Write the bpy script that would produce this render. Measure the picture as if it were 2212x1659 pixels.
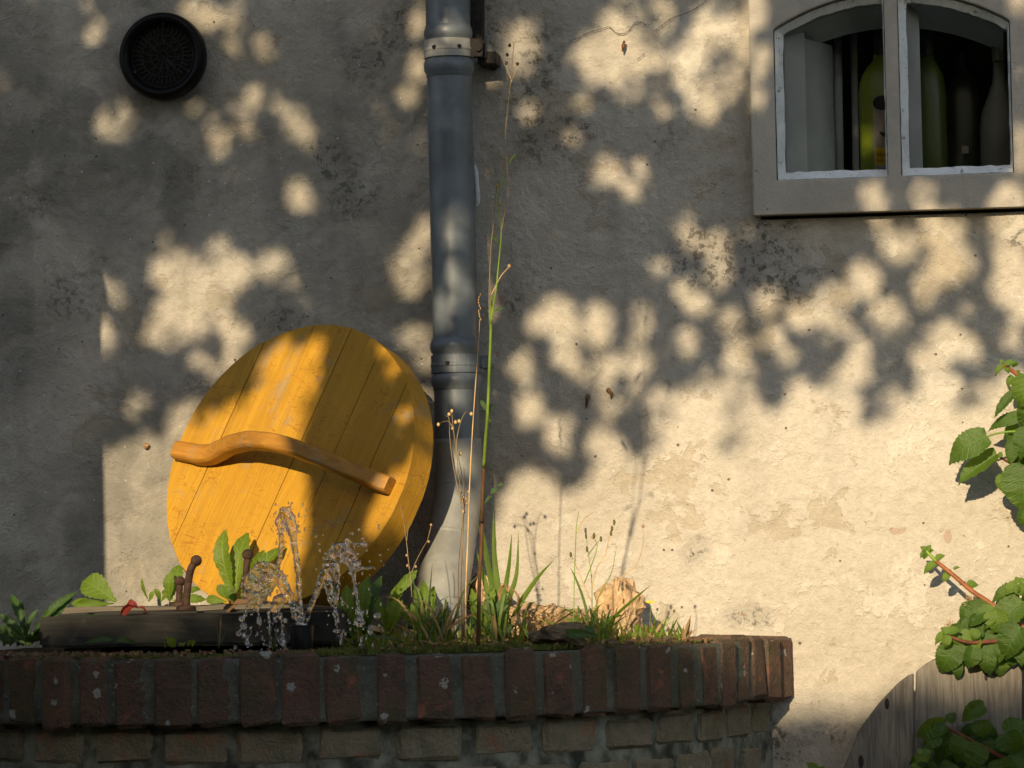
import bpy, bmesh, math, random
import numpy as np
from mathutils import Vector, Matrix, Euler, noise as mnoise

random.seed(7)
RNG = np.random.default_rng(11)
scene = bpy.context.scene
COL = scene.collection
for _o in list(bpy.data.objects):
    bpy.data.objects.remove(_o, do_unlink=True)

# ------------------------------------------------------------------ camera
CAM = Vector((0.74, -6.0, 0.975))
TGT = Vector((0.0, 0.0, 1.292))
ROLL = 0.020
FP = (TGT - CAM).length / 0.0008            # focal length in units of 1/2212 picture width
_f = (TGT - CAM).normalized()
_r0 = _f.cross(Vector((0, 0, 1))).normalized()
_u0 = _r0.cross(_f).normalized()
_r = _r0 * math.cos(ROLL) - _u0 * math.sin(ROLL)
_u = _r0 * math.sin(ROLL) + _u0 * math.cos(ROLL)
cd = bpy.data.cameras.new('camera')
cd.sensor_width = 36.0
cd.lens = 36.0 * FP / 2212.0
cd.clip_start = 0.05
cd.clip_end = 500.0
cam = bpy.data.objects.new('camera', cd)
COL.objects.link(cam)
cam.matrix_world = Matrix(((_r.x, _u.x, -_f.x, CAM.x), (_r.y, _u.y, -_f.y, CAM.y), (_r.z, _u.z, -_f.z, CAM.z), (0, 0, 0, 1)))
scene.camera = cam

# ------------------------------------------------------------------ light
SA, SB = 0.13, 0.34                          # light travels (+SA, +1, -SB): low evening sun from the left behind the viewer
SUN_EL = math.atan2(SB, math.sqrt(1 + SA * SA))
world = bpy.data.worlds.new('World')
scene.world = world
world.use_nodes = True
wn = world.node_tree.nodes
wl = world.node_tree.links
sky = wn.new('ShaderNodeTexSky')
sky.sky_type = 'NISHITA'
sky.sun_disc = False
sky.sun_elevation = SUN_EL
sky.sun_rotation = math.pi + math.atan2(SA, 1.0)
sky.air_density = 1.0
sky.dust_density = 1.5
bg = wn.get('Background') or wn.new('ShaderNodeBackground')
bg.inputs['Strength'].default_value = 0.15
wl.new(sky.outputs[0], bg.inputs['Color'])
sl = bpy.data.lights.new('sun', 'SUN')
sl.energy = 5.0
sl.angle = math.radians(0.53)
sl.color = (1.0, 0.805, 0.53)
sun = bpy.data.objects.new('sun', sl)
COL.objects.link(sun)
sun.rotation_euler = Vector((SA, 1.0, -SB)).to_track_quat('-Z', 'Y').to_euler()
sun.location = (-1.5, -12, 6)
vs = scene.view_settings
vs.view_transform = 'Standard'
vs.look = 'None'
vs.exposure = 0.30
vs.gamma = 1.0
vs.use_curve_mapping = False
scene.cycles.max_bounces = 6
scene.cycles.diffuse_bounces = 3
scene.cycles.glossy_bounces = 3
scene.cycles.transmission_bounces = 6
scene.cycles.transparent_max_bounces = 12
scene.cycles.caustics_refractive = False
scene.cycles.caustics_reflective = False

# ------------------------------------------------------------------ helpers
def ray(px, py):
    """direction through a point of the photograph, measured on a 2212 x 1659 grid"""
    return (_f * FP + _r * (px - 1106.0) + _u * (829.5 - py)).normalized()

def at(px, py, d=0.0):
    """the point that stands d metres in front of the house wall on that line of sight"""
    v = ray(px, py)
    t = (-d - CAM.y) / v.y
    return CAM + v * t

def onplane(px, py, p0, n):
    v = ray(px, py)
    t = (p0 - CAM).dot(n) / v.dot(n)
    return CAM + v * t

def onz(px, py, z):
    v = ray(px, py)
    return CAM + v * ((z - CAM.z) / v.z)

def S(p, d=0.0):
    """length in metres of p grid units at depth d"""
    return p * 0.0008 * (6.0 - d) / 6.0

def proj(P):
    P = np.asarray(P, float) - np.array(CAM)
    z = P @ np.array(_f)
    return 1106.0 + FP * (P @ np.array(_r)) / z, 829.5 - FP * (P @ np.array(_u)) / z

def sun_to_wall(P):
    P = np.asarray(P, float)
    d = -P[..., 1]
    return np.stack([P[..., 0] + SA * d, np.zeros_like(d), P[..., 2] - SB * d], -1)

def tag(o, label=None, cat=None, group=None, kind=None):
    if label: o['label'] = label
    if cat: o['category'] = cat
    if group: o['group'] = group
    if kind: o['kind'] = kind
    return o

def empty(name, loc, label=None, cat=None, group=None):
    o = bpy.data.objects.new(name, None)
    o.empty_display_size = 0.05
    COL.objects.link(o)
    o.location = loc
    tag(o, label, cat, group)
    return o

def wm(o):
    m = o.matrix_basis.copy()
    if o.parent is not None:
        m = wm(o.parent) @ o.matrix_parent_inverse @ m
    return m

def link(name, me, mat=None, parent=None):
    o = bpy.data.objects.new(name, me)
    COL.objects.link(o)
    if mat is not None and not me.materials:
        me.materials.append(mat)
    if parent is not None:
        o.parent = parent
        o.matrix_parent_inverse = wm(parent).inverted()
    return o

class MB:
    def __init__(s):
        s.v = []; s.f = []; s.m = []
    def add(s, vs, fs, m=0):
        b = len(s.v)
        s.v += [tuple(v) for v in vs]
        s.f += [tuple(i + b for i in f) for f in fs]
        s.m += [m] * len(fs)
    def box(s, c, hx, hy, hz, R=None, m=0):
        pts = []
        for z in (-hz, hz):
            for x, y in ((-hx, -hy), (hx, -hy), (hx, hy), (-hx, hy)):
                p = Vector((x, y, z))
                if R is not None: p = R @ p
                pts.append(Vector(c) + p)
        s.add(pts, [(0, 3, 2, 1), (4, 5, 6, 7), (0, 1, 5, 4), (1, 2, 6, 5), (2, 3, 7, 6), (3, 0, 4, 7)], m)
    def tube(s, path, radii, seg=10, caps=True, m=0, flat=None, flatdir=None):
        path = [Vector(p) for p in path]
        if not hasattr(radii, '__len__'): radii = [radii] * len(path)
        n = len(path)
        rings = []
        prev = None
        for i in range(n):
            t = (path[min(i + 1, n - 1)] - path[max(i - 1, 0)])
            if t.length < 1e-9: t = Vector((0, 0, 1))
            t.normalize()
            if prev is None:
                ref = flatdir if flatdir is not None else (Vector((0, 1, 0)) if abs(t.y) < 0.9 else Vector((1, 0, 0)))
                a = ref - t * ref.dot(t)
            else:
                a = prev - t * prev.dot(t)
            a.normalize()
            prev = a
            b = t.cross(a)
            r = radii[i]
            ring = []
            for k in range(seg):
                an = 2 * math.pi * k / seg
                ra = r * (flat if flat else 1.0)
                ring.append(path[i] + a * (math.cos(an) * ra) + b * (math.sin(an) * r))
            rings.append(ring)
        vs = [p for rg in rings for p in rg]
        fs = []
        for i in range(n - 1):
            for k in range(seg):
                k2 = (k + 1) % seg
                fs.append((i * seg + k, i * seg + k2, (i + 1) * seg + k2, (i + 1) * seg + k))
        if caps:
            fs.append(tuple(range(seg))[::-1])
            fs.append(tuple((n - 1) * seg + k for k in range(seg)))
        s.add(vs, fs, m)
    def lathe(s, prof, O, ax, ref, seg=48, m=0):
        """prof: list of (radius, height along ax)"""
        ax = Vector(ax).normalized()
        a = Vector(ref) - ax * Vector(ref).dot(ax); a.normalize()
        b = ax.cross(a)
        vs = []
        for r, h in prof:
            for k in range(seg):
                an = 2 * math.pi * k / seg
                vs.append(Vector(O) + ax * h + a * (math.cos(an) * r) + b * (math.sin(an) * r))
        fs = []
        for i in range(len(prof) - 1):
            for k in range(seg):
                k2 = (k + 1) % seg
                fs.append((i * seg + k, i * seg + k2, (i + 1) * seg + k2, (i + 1) * seg + k))
        s.add(vs, fs, m)
    def ball(s, c, r, seg=10, rings=7, sc=(1, 1, 1), m=0):
        vs = []
        for i in range(rings + 1):
            th = math.pi * i / rings
            for k in range(seg):
                an = 2 * math.pi * k / seg
                vs.append((c[0] + r * sc[0] * math.sin(th) * math.cos(an), c[1] + r * sc[1] * math.sin(th) * math.sin(an), c[2] + r * sc[2] * math.cos(th)))
        fs = []
        for i in range(rings):
            for k in range(seg):
                k2 = (k + 1) % seg
                fs.append((i * seg + k, (i + 1) * seg + k, (i + 1) * seg + k2, i * seg + k2))
        s.add(vs, fs, m)
    def mesh(s, name, mats=None, smooth=False, merge=False):
        me = bpy.data.meshes.new(name)
        me.from_pydata(s.v, [], s.f)
        if mats:
            for q in (mats if isinstance(mats, (list, tuple)) else [mats]): me.materials.append(q)
        if any(s.m): me.polygons.foreach_set('material_index', s.m)
        if smooth: me.polygons.foreach_set('use_smooth', [True] * len(s.f))
        if merge:
            bm = bmesh.new(); bm.from_mesh(me)
            bmesh.ops.remove_doubles(bm, verts=bm.verts, dist=1e-5)
            bmesh.ops.recalc_face_normals(bm, faces=bm.faces)
            bm.to_mesh(me); bm.free()
        me.update()
        return me
    def build(s, name, mat, parent=None, smooth=False, merge=False):
        return link(name, s.mesh(name, mat, smooth, merge), None, parent)

def spline(pts, n):
    """Catmull-Rom through points (tuples of any length)"""
    P = [np.array(p, float) for p in pts]
    P = [2 * P[0] - P[1]] + P + [2 * P[-1] - P[-2]]
    m = len(P) - 3
    out = []
    for i in range(n):
        t = i / (n - 1) * m
        k = min(int(t), m - 1)
        t -= k
        a, b, c, d = P[k:k + 4]
        out.append(0.5 * ((2 * b) + (c - a) * t + (2 * a - 5 * b + 4 * c - d) * t * t + (3 * b - a - 3 * c + d) * t ** 3))
    return out

# ------------------------------------------------------------------ materials
class NT:
    def __init__(s, name):
        s.mat = bpy.data.materials.new(name)
        s.mat.use_nodes = True
        s.t = s.mat.node_tree
        s.t.nodes.clear()
        s.out = s.t.nodes.new('ShaderNodeOutputMaterial')
    def n(s, typ, **kw):
        nd = s.t.nodes.new(typ)
        for k, v in kw.items():
            if k in nd.inputs: s.set(nd.inputs[k], v)
            else: setattr(nd, k, v)
        return nd
    def set(s, inp, v):
        if isinstance(v, bpy.types.NodeSocket): s.t.links.new(v, inp)
        else:
            if inp.type == 'RGBA' and len(v) == 3: v = (*v, 1)
            inp.default_value = v
    def coord(s, kind='Object', scale=(1, 1, 1), rot=(0, 0, 0), loc=(0, 0, 0)):
        c = s.n('ShaderNodeTexCoord')
        mp = s.n('ShaderNodeMapping')
        s.t.links.new(c.outputs[kind], mp.inputs['Vector'])
        mp.inputs['Scale'].default_value = scale
        mp.inputs['Rotation'].default_value = rot
        mp.inputs['Location'].default_value = loc
        return mp.outputs[0]
    def noise(s, vec, scale, detail=4, rough=0.55, dist=0.0):
        nd = s.n('ShaderNodeTexNoise')
        s.t.links.new(vec, nd.inputs['Vector'])
        nd.inputs['Scale'].default_value = scale
        nd.inputs['Detail'].default_value = detail
        nd.inputs['Roughness'].default_value = rough
        nd.inputs['Distortion'].default_value = dist
        return nd.outputs['Fac']
    def voronoi(s, vec, scale, feature='F1', rand=1.0):
        nd = s.n('ShaderNodeTexVoronoi')
        nd.feature = feature
        s.t.links.new(vec, nd.inputs['Vector'])
        nd.inputs['Scale'].default_value = scale
        nd.inputs['Randomness'].default_value = rand
        return nd
    def ramp(s, fac, a, b, lo=0.0, hi=1.0):
        nd = s.n('ShaderNodeMapRange')
        nd.interpolation_type = 'SMOOTHSTEP'
        s.set(nd.inputs['Value'], fac)
        nd.inputs['From Min'].default_value = a
        nd.inputs['From Max'].default_value = b
        nd.inputs['To Min'].default_value = lo
        nd.inputs['To Max'].default_value = hi
        return nd.outputs[0]
    def math(s, op, a, b=0.0, c=None):
        nd = s.n('ShaderNodeMath'); nd.operation = op
        s.set(nd.inputs[0], a); s.set(nd.inputs[1], b)
        if c is not None: s.set(nd.inputs[2], c)
        return nd.outputs[0]
    def mix(s, fac, a, b, mode='MIX'):
        nd = s.n('ShaderNodeMix'); nd.data_type = 'RGBA'; nd.blend_type = mode
        s.set(nd.inputs['Factor'], fac)
        s.set(nd.inputs['A'], a) if False else None
        ca = [i for i in nd.inputs if i.name == 'A' and i.type == 'RGBA'][0]
        cb = [i for i in nd.inputs if i.name == 'B' and i.type == 'RGBA'][0]
        s.set(ca, a); s.set(cb, b)
        return [o for o in nd.outputs if o.type == 'RGBA'][0]
    def bump(s, h, strength=0.5, dist=0.002, normal=None):
        nd = s.n('ShaderNodeBump')
        s.set(nd.inputs['Height'], h)
        nd.inputs['Strength'].default_value = strength
        nd.inputs['Distance'].default_value = dist
        if normal is not None: s.t.links.new(normal, nd.inputs['Normal'])
        return nd.outputs[0]
    def bsdf(s, color, rough=0.8, normal=None, spec=0.3, metal=0.0, **kw):
        nd = s.n('ShaderNodeBsdfPrincipled')
        s.set(nd.inputs['Base Color'], color)
        s.set(nd.inputs['Roughness'], rough)
        s.set(nd.inputs['Metallic'], metal)
        s.set(nd.inputs['Specular IOR Level'], spec)
        if normal is not None: s.t.links.new(normal, nd.inputs['Normal'])
        for k, v in kw.items(): s.set(nd.inputs[k], v)
        return nd.outputs[0]
    def surf(s, sh):
        s.t.links.new(sh, s.out.inputs['Surface'])
        return s.mat
    def rand(s):
        return s.n('ShaderNodeObjectInfo').outputs['Random']
    def spot(s, pos, c, r, wob=None):
        """soft 0..1 blob on the wall round (x, z) with half sizes r"""
        sp = s.n('ShaderNodeVectorMath'); sp.operation = 'SUBTRACT'
        s.t.links.new(pos, sp.inputs[0]); sp.inputs[1].default_value = (c[0], 0, c[1])
        m = s.n('ShaderNodeVectorMath'); m.operation = 'MULTIPLY'
        s.t.links.new(sp.outputs[0], m.inputs[0]); m.inputs[1].default_value = (1 / r[0], 0, 1 / r[1])
        l = s.n('ShaderNodeVectorMath'); l.operation = 'LENGTH'
        s.t.links.new(m.outputs[0], l.inputs[0])
        v = l.outputs['Value']
        if wob is not None: v = s.math('ADD', v, wob)
        return s.ramp(v, 1.0, 0.25)

def simple(name, col, rough=0.8, var=0.25, scale=30, bump=0.0, spec=0.3, metal=0.0, bscale=None):
    t = NT(name)
    c = t.coord()
    n1 = t.noise(c, scale)
    k = t.ramp(n1, 0.3, 0.7, 1 - var, 1 + var)
    mul = t.n('ShaderNodeVectorMath'); mul.operation = 'SCALE'
    mul.inputs[0].default_value = col
    t.t.links.new(k, mul.inputs['Scale'])
    nm = t.bump(t.noise(c, bscale or scale * 3), bump, 0.002) if bump else None
    return t.surf(t.bsdf(mul.outputs[0], rough, nm, spec, metal))

def XZ(px, py):
    p = at(px, py, 0)
    return (p.x, p.z)

def mat_plaster():
    t = NT('weathered_plaster')
    c = t.coord()
    big = t.noise(c, 2.2, 4, 0.6, 0.4)
    mid = t.noise(c, 9, 5, 0.62, 0.5)
    fine = t.noise(c, 70, 4, 0.68)
    grit = t.noise(c, 300, 2, 0.6)
    am = t.n('ShaderNodeAttribute'); am.attribute_name = 'mould'
    ab = t.n('ShaderNodeAttribute'); ab.attribute_name = 'bare'
    ag = t.n('ShaderNodeAttribute'); ag.attribute_name = 'grime_and_shade'
    col = t.mix(t.ramp(big, 0.35, 0.65), (0.475, 0.425, 0.345), (0.545, 0.495, 0.415))
    # thin old skim coat with hard edges
    sk = t.noise(c, 5.0, 6, 0.68, 0.3)
    skim = t.ramp(sk, 0.565, 0.58)
    col = t.mix(t.math('MULTIPLY', skim, 0.58), col, (0.40, 0.335, 0.235))
    skim2 = t.ramp(sk, 0.425, 0.405)
    col = t.mix(t.math('MULTIPLY', skim2, 0.50), col, (0.63, 0.585, 0.50))
    # grey weathering with the left side's shade painted in, and mould stains
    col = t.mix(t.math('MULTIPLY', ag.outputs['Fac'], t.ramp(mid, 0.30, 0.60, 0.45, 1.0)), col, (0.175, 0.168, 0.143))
    sp = t.noise(c, 62, 5, 0.74, 0.3)
    speck = t.ramp(sp, 0.50, 0.60, 0.22, 0.85)
    mould = t.math('MAXIMUM', t.math('MULTIPLY', am.outputs['Fac'], speck), t.ramp(sp, 0.63, 0.72, 0, 0.6))
    col = t.mix(mould, col, (0.085, 0.08, 0.068))
    # pits and pale grit
    vo = t.voronoi(c, 70)
    sel = t.n('ShaderNodeSeparateColor'); t.t.links.new(vo.outputs['Color'], sel.inputs[0])
    pit = t.math('MULTIPLY', t.math('GREATER_THAN', sel.outputs[0], 0.962), t.ramp(t.math('ADD', vo.outputs['Distance'], t.math('MULTIPLY', fine, 0.25)), 0.30, 0.20))
    col = t.mix(t.math('MULTIPLY', pit, 0.8), col, (0.12, 0.095, 0.07))
    pale = t.math('MULTIPLY', t.math('LESS_THAN', sel.outputs[0], 0.12), t.ramp(t.math('ADD', vo.outputs['Distance'], t.math('MULTIPLY', fine, 0.25)), 0.27, 0.18))
    col = t.mix(t.math('MULTIPLY', pale, 0.75), col, (0.74, 0.72, 0.67))
    col = t.mix(t.ramp(t.math('ADD', ab.outputs['Fac'], t.math('MULTIPLY', t.math('SUBTRACT', fine, 0.5), 2.6)), 0.50, 0.70, 0, 0.5), col, (0.33, 0.19, 0.12))
    col = t.mix(t.ramp(fine, 0.3, 0.75, 0.22, 0.0), col, (0.16, 0.14, 0.11))
    h = t.math('ADD', t.math('MULTIPLY', mid, 0.9), t.math('MULTIPLY', fine, 0.55))
    h = t.math('ADD', h, t.math('MULTIPLY', grit, 0.20))
    h = t.math('SUBTRACT', h, t.math('MULTIPLY', pit, 0.5))
    h = t.math('SUBTRACT', h, t.math('MULTIPLY', skim, 0.10))
    h = t.math('ADD', h, t.math('MULTIPLY', skim2, 0.10))
    return t.surf(t.bsdf(col, 0.93, t.bump(h, 1.0, 0.008), 0.2))

def mat_wood(name, c1, c2, dark, rough=0.6, axis='Z', fleck=0.0, weather=0.0, gscale=1.0):
    t = NT(name)
    st = {'Z': (26, 26, 1.6), 'X': (1.6, 26, 26)}[axis]
    st = tuple(q * gscale for q in st)
    rnd = t.rand()
    off = t.n('ShaderNodeCombineXYZ'); t.t.links.new(t.math('MULTIPLY', rnd, 17.0), off.inputs[0]); t.t.links.new(t.math('MULTIPLY', rnd, 31.0), off.inputs[2])
    tc = t.n('ShaderNodeTexCoord')
    ad = t.n('ShaderNodeVectorMath'); ad.operation = 'ADD'
    t.t.links.new(tc.outputs['Object'], ad.inputs[0]); t.t.links.new(off.outputs[0], ad.inputs[1])
    mp = t.n('ShaderNodeMapping'); t.t.links.new(ad.outputs[0], mp.inputs['Vector']); mp.inputs['Scale'].default_value = st
    g = t.noise(mp.outputs[0], 3.0, 7, 0.62, 0.8)
    g2 = t.noise(mp.outputs[0], 16.0, 4, 0.6)
    big = t.noise(ad.outputs[0], 6.0, 4, 0.6)
    col = t.mix(t.ramp(g, 0.32, 0.68), c1, c2)
    col = t.mix(t.ramp(g2, 0.60, 0.74, 0, 0.55), col, dark)
    col = t.mix(t.ramp(big, 0.45, 0.75, 0, 0.35), col, dark)
    if fleck:
        st2 = {'Z': (20, 20, 70), 'X': (70, 20, 20)}[axis]
        mp2 = t.n('ShaderNodeMapping'); t.t.links.new(ad.outputs[0], mp2.inputs['Vector']); mp2.inputs['Scale'].default_value = st2
        fn = t.noise(mp2.outputs[0], 0.9, 2, 0.5, 0.8)
        fl = t.ramp(t.math('ABSOLUTE', t.math('SUBTRACT', fn, 0.52)), 0.020, 0.006)
        fl = t.math('MULTIPLY', fl, t.ramp(t.noise(ad.outputs[0], 13, 3), 0.44, 0.56))
        col = t.mix(t.math('MULTIPLY', fl, fleck * 0.65), col, (0.27, 0.095, 0.010))
    if weather:
        w = t.ramp(t.noise(ad.outputs[0], 9.0, 6, 0.7, 0.6), 0.55, 0.72)
        col = t.mix(t.math('MULTIPLY', w, weather), col, (0.24, 0.21, 0.15))
    h = t.math('ADD', g, t.math('MULTIPLY', g2, 0.7))
    return t.surf(t.bsdf(col, rough, t.bump(h, 0.45, 0.0025), 0.35))

def mat_brick(name, hues, dirt, lichen, moss):
    t = NT(name)
    rnd = t.rand()
    off = t.n('ShaderNodeCombineXYZ'); t.t.links.new(t.math('MULTIPLY', rnd, 23.0), off.inputs[0]); t.t.links.new(t.math('MULTIPLY', rnd, 11.0), off.inputs[1])
    tc = t.n('ShaderNodeTexCoord')
    ad = t.n('ShaderNodeVectorMath'); ad.operation = 'ADD'
    t.t.links.new(tc.outputs['Object'], ad.inputs[0]); t.t.links.new(off.outputs[0], ad.inputs[1])
    v = ad.outputs[0]
    cr = t.n('ShaderNodeValToRGB'); cr.color_ramp.interpolation = 'LINEAR'
    els = cr.color_ramp.elements
    for i, hcol in enumerate(hues):
        p = i / (len(hues) - 1)
        e = els[0] if i == 0 else (els[1] if i == len(hues) - 1 else els.new(p))
        e.position = p; e.color = (*hcol, 1)
    els[len(els) - 1].color = (*hues[-1], 1)
    t.t.links.new(rnd, cr.inputs[0])
    col = cr.outputs[0]
    n1 = t.noise(v, 26, 6, 0.68, 0.8)
    col = t.mix(t.ramp(n1, 0.40, 0.70, 0, 0.8), col, dirt)
    n2 = t.noise(v, 17, 5, 0.65, 0.5)
    col = t.mix(t.ramp(n2, 0.56, 0.7, 0, 0.7), col, (0.34, 0.13, 0.075))
    if moss:
        col = t.mix(t.ramp(t.noise(v, 12, 6, 0.7), 0.45, 0.68, 0, moss), col, (0.075, 0.085, 0.035))
    h = t.math('ADD', t.noise(v, 150, 4, 0.7), t.math('MULTIPLY', t.noise(v, 34, 4, 0.7), 1.2))
    if lichen:
        vo = t.voronoi(v, 30)
        sz = t.math('ADD', vo.outputs['Distance'], t.math('MULTIPLY', t.math('SUBTRACT', t.noise(v, 95, 4, 0.65), 0.5), 0.75))
        sel = t.n('ShaderNodeSeparateColor'); t.t.links.new(vo.outputs['Color'], sel.inputs[0])
        on = t.math('GREATER_THAN', sel.outputs[0], 1.0 - lichen)
        lim = t.math('MULTIPLY', sel.outputs[1], 0.20)
        li = t.math('MULTIPLY', on, t.math('LESS_THAN', sz, t.math('ADD', lim, 0.05)))
        col = t.mix(t.math('MULTIPLY', li, 0.85), col, (0.36, 0.36, 0.33))
    return t.surf(t.bsdf(col, 0.93, t.bump(h, 0.95, 0.007), 0.2))

def mat_leaf(name, c1, c2, trans=(0.25, 0.42, 0.03), brown=0.0, gloss=0.45, vein=True, tw=0.38, patch=(0.20, 0.045, 0.02), ribs=26):
    t = NT(name)
    rnd = t.rand()
    tc = t.n('ShaderNodeTexCoord')
    off = t.n('ShaderNodeCombineXYZ'); t.t.links.new(t.math('MULTIPLY', rnd, 13.0), off.inputs[0])
    ad = t.n('ShaderNodeVectorMath'); ad.operation = 'ADD'
    t.t.links.new(tc.outputs['Object'], ad.inputs[0]); t.t.links.new(off.outputs[0], ad.inputs[1])
    v = ad.outputs[0]
    n1 = t.noise(v, 28, 4, 0.6)
    col = t.mix(rnd, c1, c2)
    col = t.mix(t.ramp(n1, 0.35, 0.7, 0, 0.45), col, tuple(q * 0.55 for q in c1))
    if brown:
        br = t.ramp(t.noise(v, 34, 5, 0.65, 0.8), 0.585, 0.635)
        col = t.mix(t.math('MULTIPLY', br, brown), col, patch)
    sx = t.n('ShaderNodeSeparateXYZ'); t.t.links.new(tc.outputs['Object'], sx.inputs[0])
    if vein:
        ax_ = t.math('ABSOLUTE', sx.outputs['X'])
        ph = t.math('SUBTRACT', sx.outputs['Y'], t.math('MULTIPLY', ax_, 0.75))
        wv_ = t.math('ABSOLUTE', t.math('SUBTRACT', t.math('FRACT', t.math('MULTIPLY', ph, 7.0)), 0.5))
        vn = t.math('MAXIMUM', t.ramp(wv_, 0.10, 0.02), t.ramp(ax_, 0.022, 0.006))
        col = t.mix(t.math('MULTIPLY', vn, 0.24), col, tuple(min(1, q * 2.0) for q in c2))
        hh_ = t.math('SUBTRACT', t.math('MULTIPLY', t.noise(v, 40, 3), 0.8), t.math('MULTIPLY', vn, 0.5))
        nm = t.bump(hh_, 0.35, 0.004)
    else:
        nm = t.bump(t.noise(v, 90, 3), 0.25, 0.0015)
    a = t.bsdf(col, gloss, nm, 0.4)
    tr = t.n('ShaderNodeBsdfTranslucent'); t.set(tr.inputs['Color'], t.mix(0.5, col, trans)); t.t.links.new(nm, tr.inputs['Normal'])
    mx = t.n('ShaderNodeMixShader'); mx.inputs[0].default_value = tw
    t.t.links.new(a, mx.inputs[1]); t.t.links.new(tr.outputs[0], mx.inputs[2])
    return t.surf(mx.outputs[0])

M = {}
M['plaster'] = mat_plaster()
def mat_surround():
    t = NT('painted_cement')
    c = t.coord()
    col = t.mix(t.ramp(t.noise(c, 7, 6, 0.68), 0.35, 0.68), (0.49, 0.44, 0.365), (0.385, 0.345, 0.285))
    st = t.ramp(t.noise(t.coord(scale=(1, 1, .12)), 26, 4, 0.6), 0.52, 0.72)
    col = t.mix(t.math('MULTIPLY', st, 0.35), col, (0.20, 0.18, 0.15))
    vo = t.voronoi(c, 60); sel = t.n('ShaderNodeSeparateColor'); t.t.links.new(vo.outputs['Color'], sel.inputs[0])
    pit = t.math('MULTIPLY', t.math('GREATER_THAN', sel.outputs[0], 0.9), t.ramp(vo.outputs['Distance'], 0.16, 0.10))
    col = t.mix(t.math('MULTIPLY', pit, 0.75), col, (0.10, 0.085, 0.07))
    return t.surf(t.bsdf(col, 0.9, t.bump(t.noise(c, 180, 5, 0.7), 0.6, 0.004), 0.2))
M['surround'] = mat_surround()
def mat_pvc(name, base, streak, rough=0.38):
    t = NT(name)
    c = t.coord(scale=(30, 30, 2.5))
    s_ = t.ramp(t.noise(c, 1.6, 5, 0.7), 0.60, 0.78)
    c2 = t.coord()
    d_ = t.ramp(t.noise(c2, 13, 5, 0.65), 0.40, 0.68, 0, 0.8)
    col = t.mix(d_, base, tuple(q * 0.62 for q in base))
    col = t.mix(t.math('MULTIPLY', s_, 0.8), col, streak)
    return t.surf(t.bsdf(col, t.ramp(t.noise(c2, 30, 4), 0.3, 0.7, rough - 0.06, rough + 0.16), t.bump(t.noise(c2, 140, 3), 0.12, 0.001), 0.5))
M['pvc'] = mat_pvc('grey_pvc', (0.135, 0.155, 0.170), (0.30, 0.33, 0.34))
M['pvc_light'] = mat_pvc('pale_pvc', (0.26, 0.26, 0.235), (0.36, 0.355, 0.31), 0.45)
M['zinc'] = mat_pvc('clamp_band', (0.40, 0.385, 0.34), (0.24, 0.24, 0.23), 0.42)
M['black'] = simple('black_plastic', (0.005, 0.005, 0.005), 0.4, 0.2, 40, 0.05, spec=0.12)
M['grille'] = simple('dark_grille', (0.016, 0.013, 0.010), 0.55, 0.3, 60, 0.1)
M['ochre'] = mat_wood('ochre_oak', (0.40, 0.198, 0.010), (0.485, 0.255, 0.014), (0.25, 0.115, 0.008), 0.62, 'Z', 0.9, 0.6)
M['ochre_handle'] = mat_wood('worn_oak', (0.33, 0.145, 0.018), (0.45, 0.21, 0.028), (0.085, 0.04, 0.012), 0.45, 'X', 0.0, 0.85)
M['fence'] = mat_wood('silvered_boards', (0.125, 0.112, 0.094), (0.235, 0.205, 0.165), (0.045, 0.038, 0.030), 0.9, 'Z', 0.0, 0.35, 2.4)
M['cover'] = mat_wood('dark_boards', (0.022, 0.021, 0.018), (0.040, 0.037, 0.030), (0.012, 0.011, 0.010), 0.85, 'X', 0.0, 0.25)
M['cover_pale'] = mat_wood('sunlit_boards', (0.095, 0.08, 0.058), (0.145, 0.122, 0.086), (0.04, 0.034, 0.025), 0.85, 'X', 0.0, 0.25)  # paler copy for the back board, its sunlit tone put into the colour
M['iron'] = simple('dark_iron', (0.022, 0.017, 0.014), 0.7, 0.4, 90, 0.5)
M['rust'] = simple('rusted_iron', (0.050, 0.025, 0.016), 0.8, 0.45, 90, 0.6)
M['cap_brick'] = mat_brick('cap_brick', ((0.125, 0.078, 0.056), (0.185, 0.085, 0.056), (0.098, 0.068, 0.054), (0.25, 0.145, 0.095), (0.14, 0.088, 0.066), (0.10, 0.076, 0.058), (0.16, 0.09, 0.065)), (0.070, 0.058, 0.044), 0.5, 0.45)
M['body_brick'] = mat_brick('body_brick', ((0.27, 0.24, 0.165), (0.33, 0.29, 0.20), (0.25, 0.18, 0.13), (0.34, 0.295, 0.205), (0.25, 0.21, 0.15)), (0.17, 0.155, 0.11), 0.06, 0.45)
def mat_mortar():
    t = NT('mortar')
    c = t.coord()
    col = t.mix(t.ramp(t.noise(c, 12, 6, 0.65), 0.35, 0.68), (0.105, 0.112, 0.088), (0.22, 0.222, 0.18))
    col = t.mix(t.ramp(t.noise(c, 6, 5, 0.7), 0.5, 0.68, 0, 0.6), col, (0.085, 0.095, 0.05))
    col = t.mix(t.ramp(t.noise(c, 150, 3, 0.6), 0.60, 0.70, 0, 0.65), col, (0.36, 0.355, 0.31))
    return t.surf(t.bsdf(col, 0.96, t.bump(t.noise(c, 110, 5, 0.78), 1.0, 0.012), 0.15))
M['mortar'] = mat_mortar()
M['mortar_pale'] = simple('pale_mortar', (0.15, 0.155, 0.122), 0.96, 0.75, 22, 1.0, bscale=70)
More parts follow.
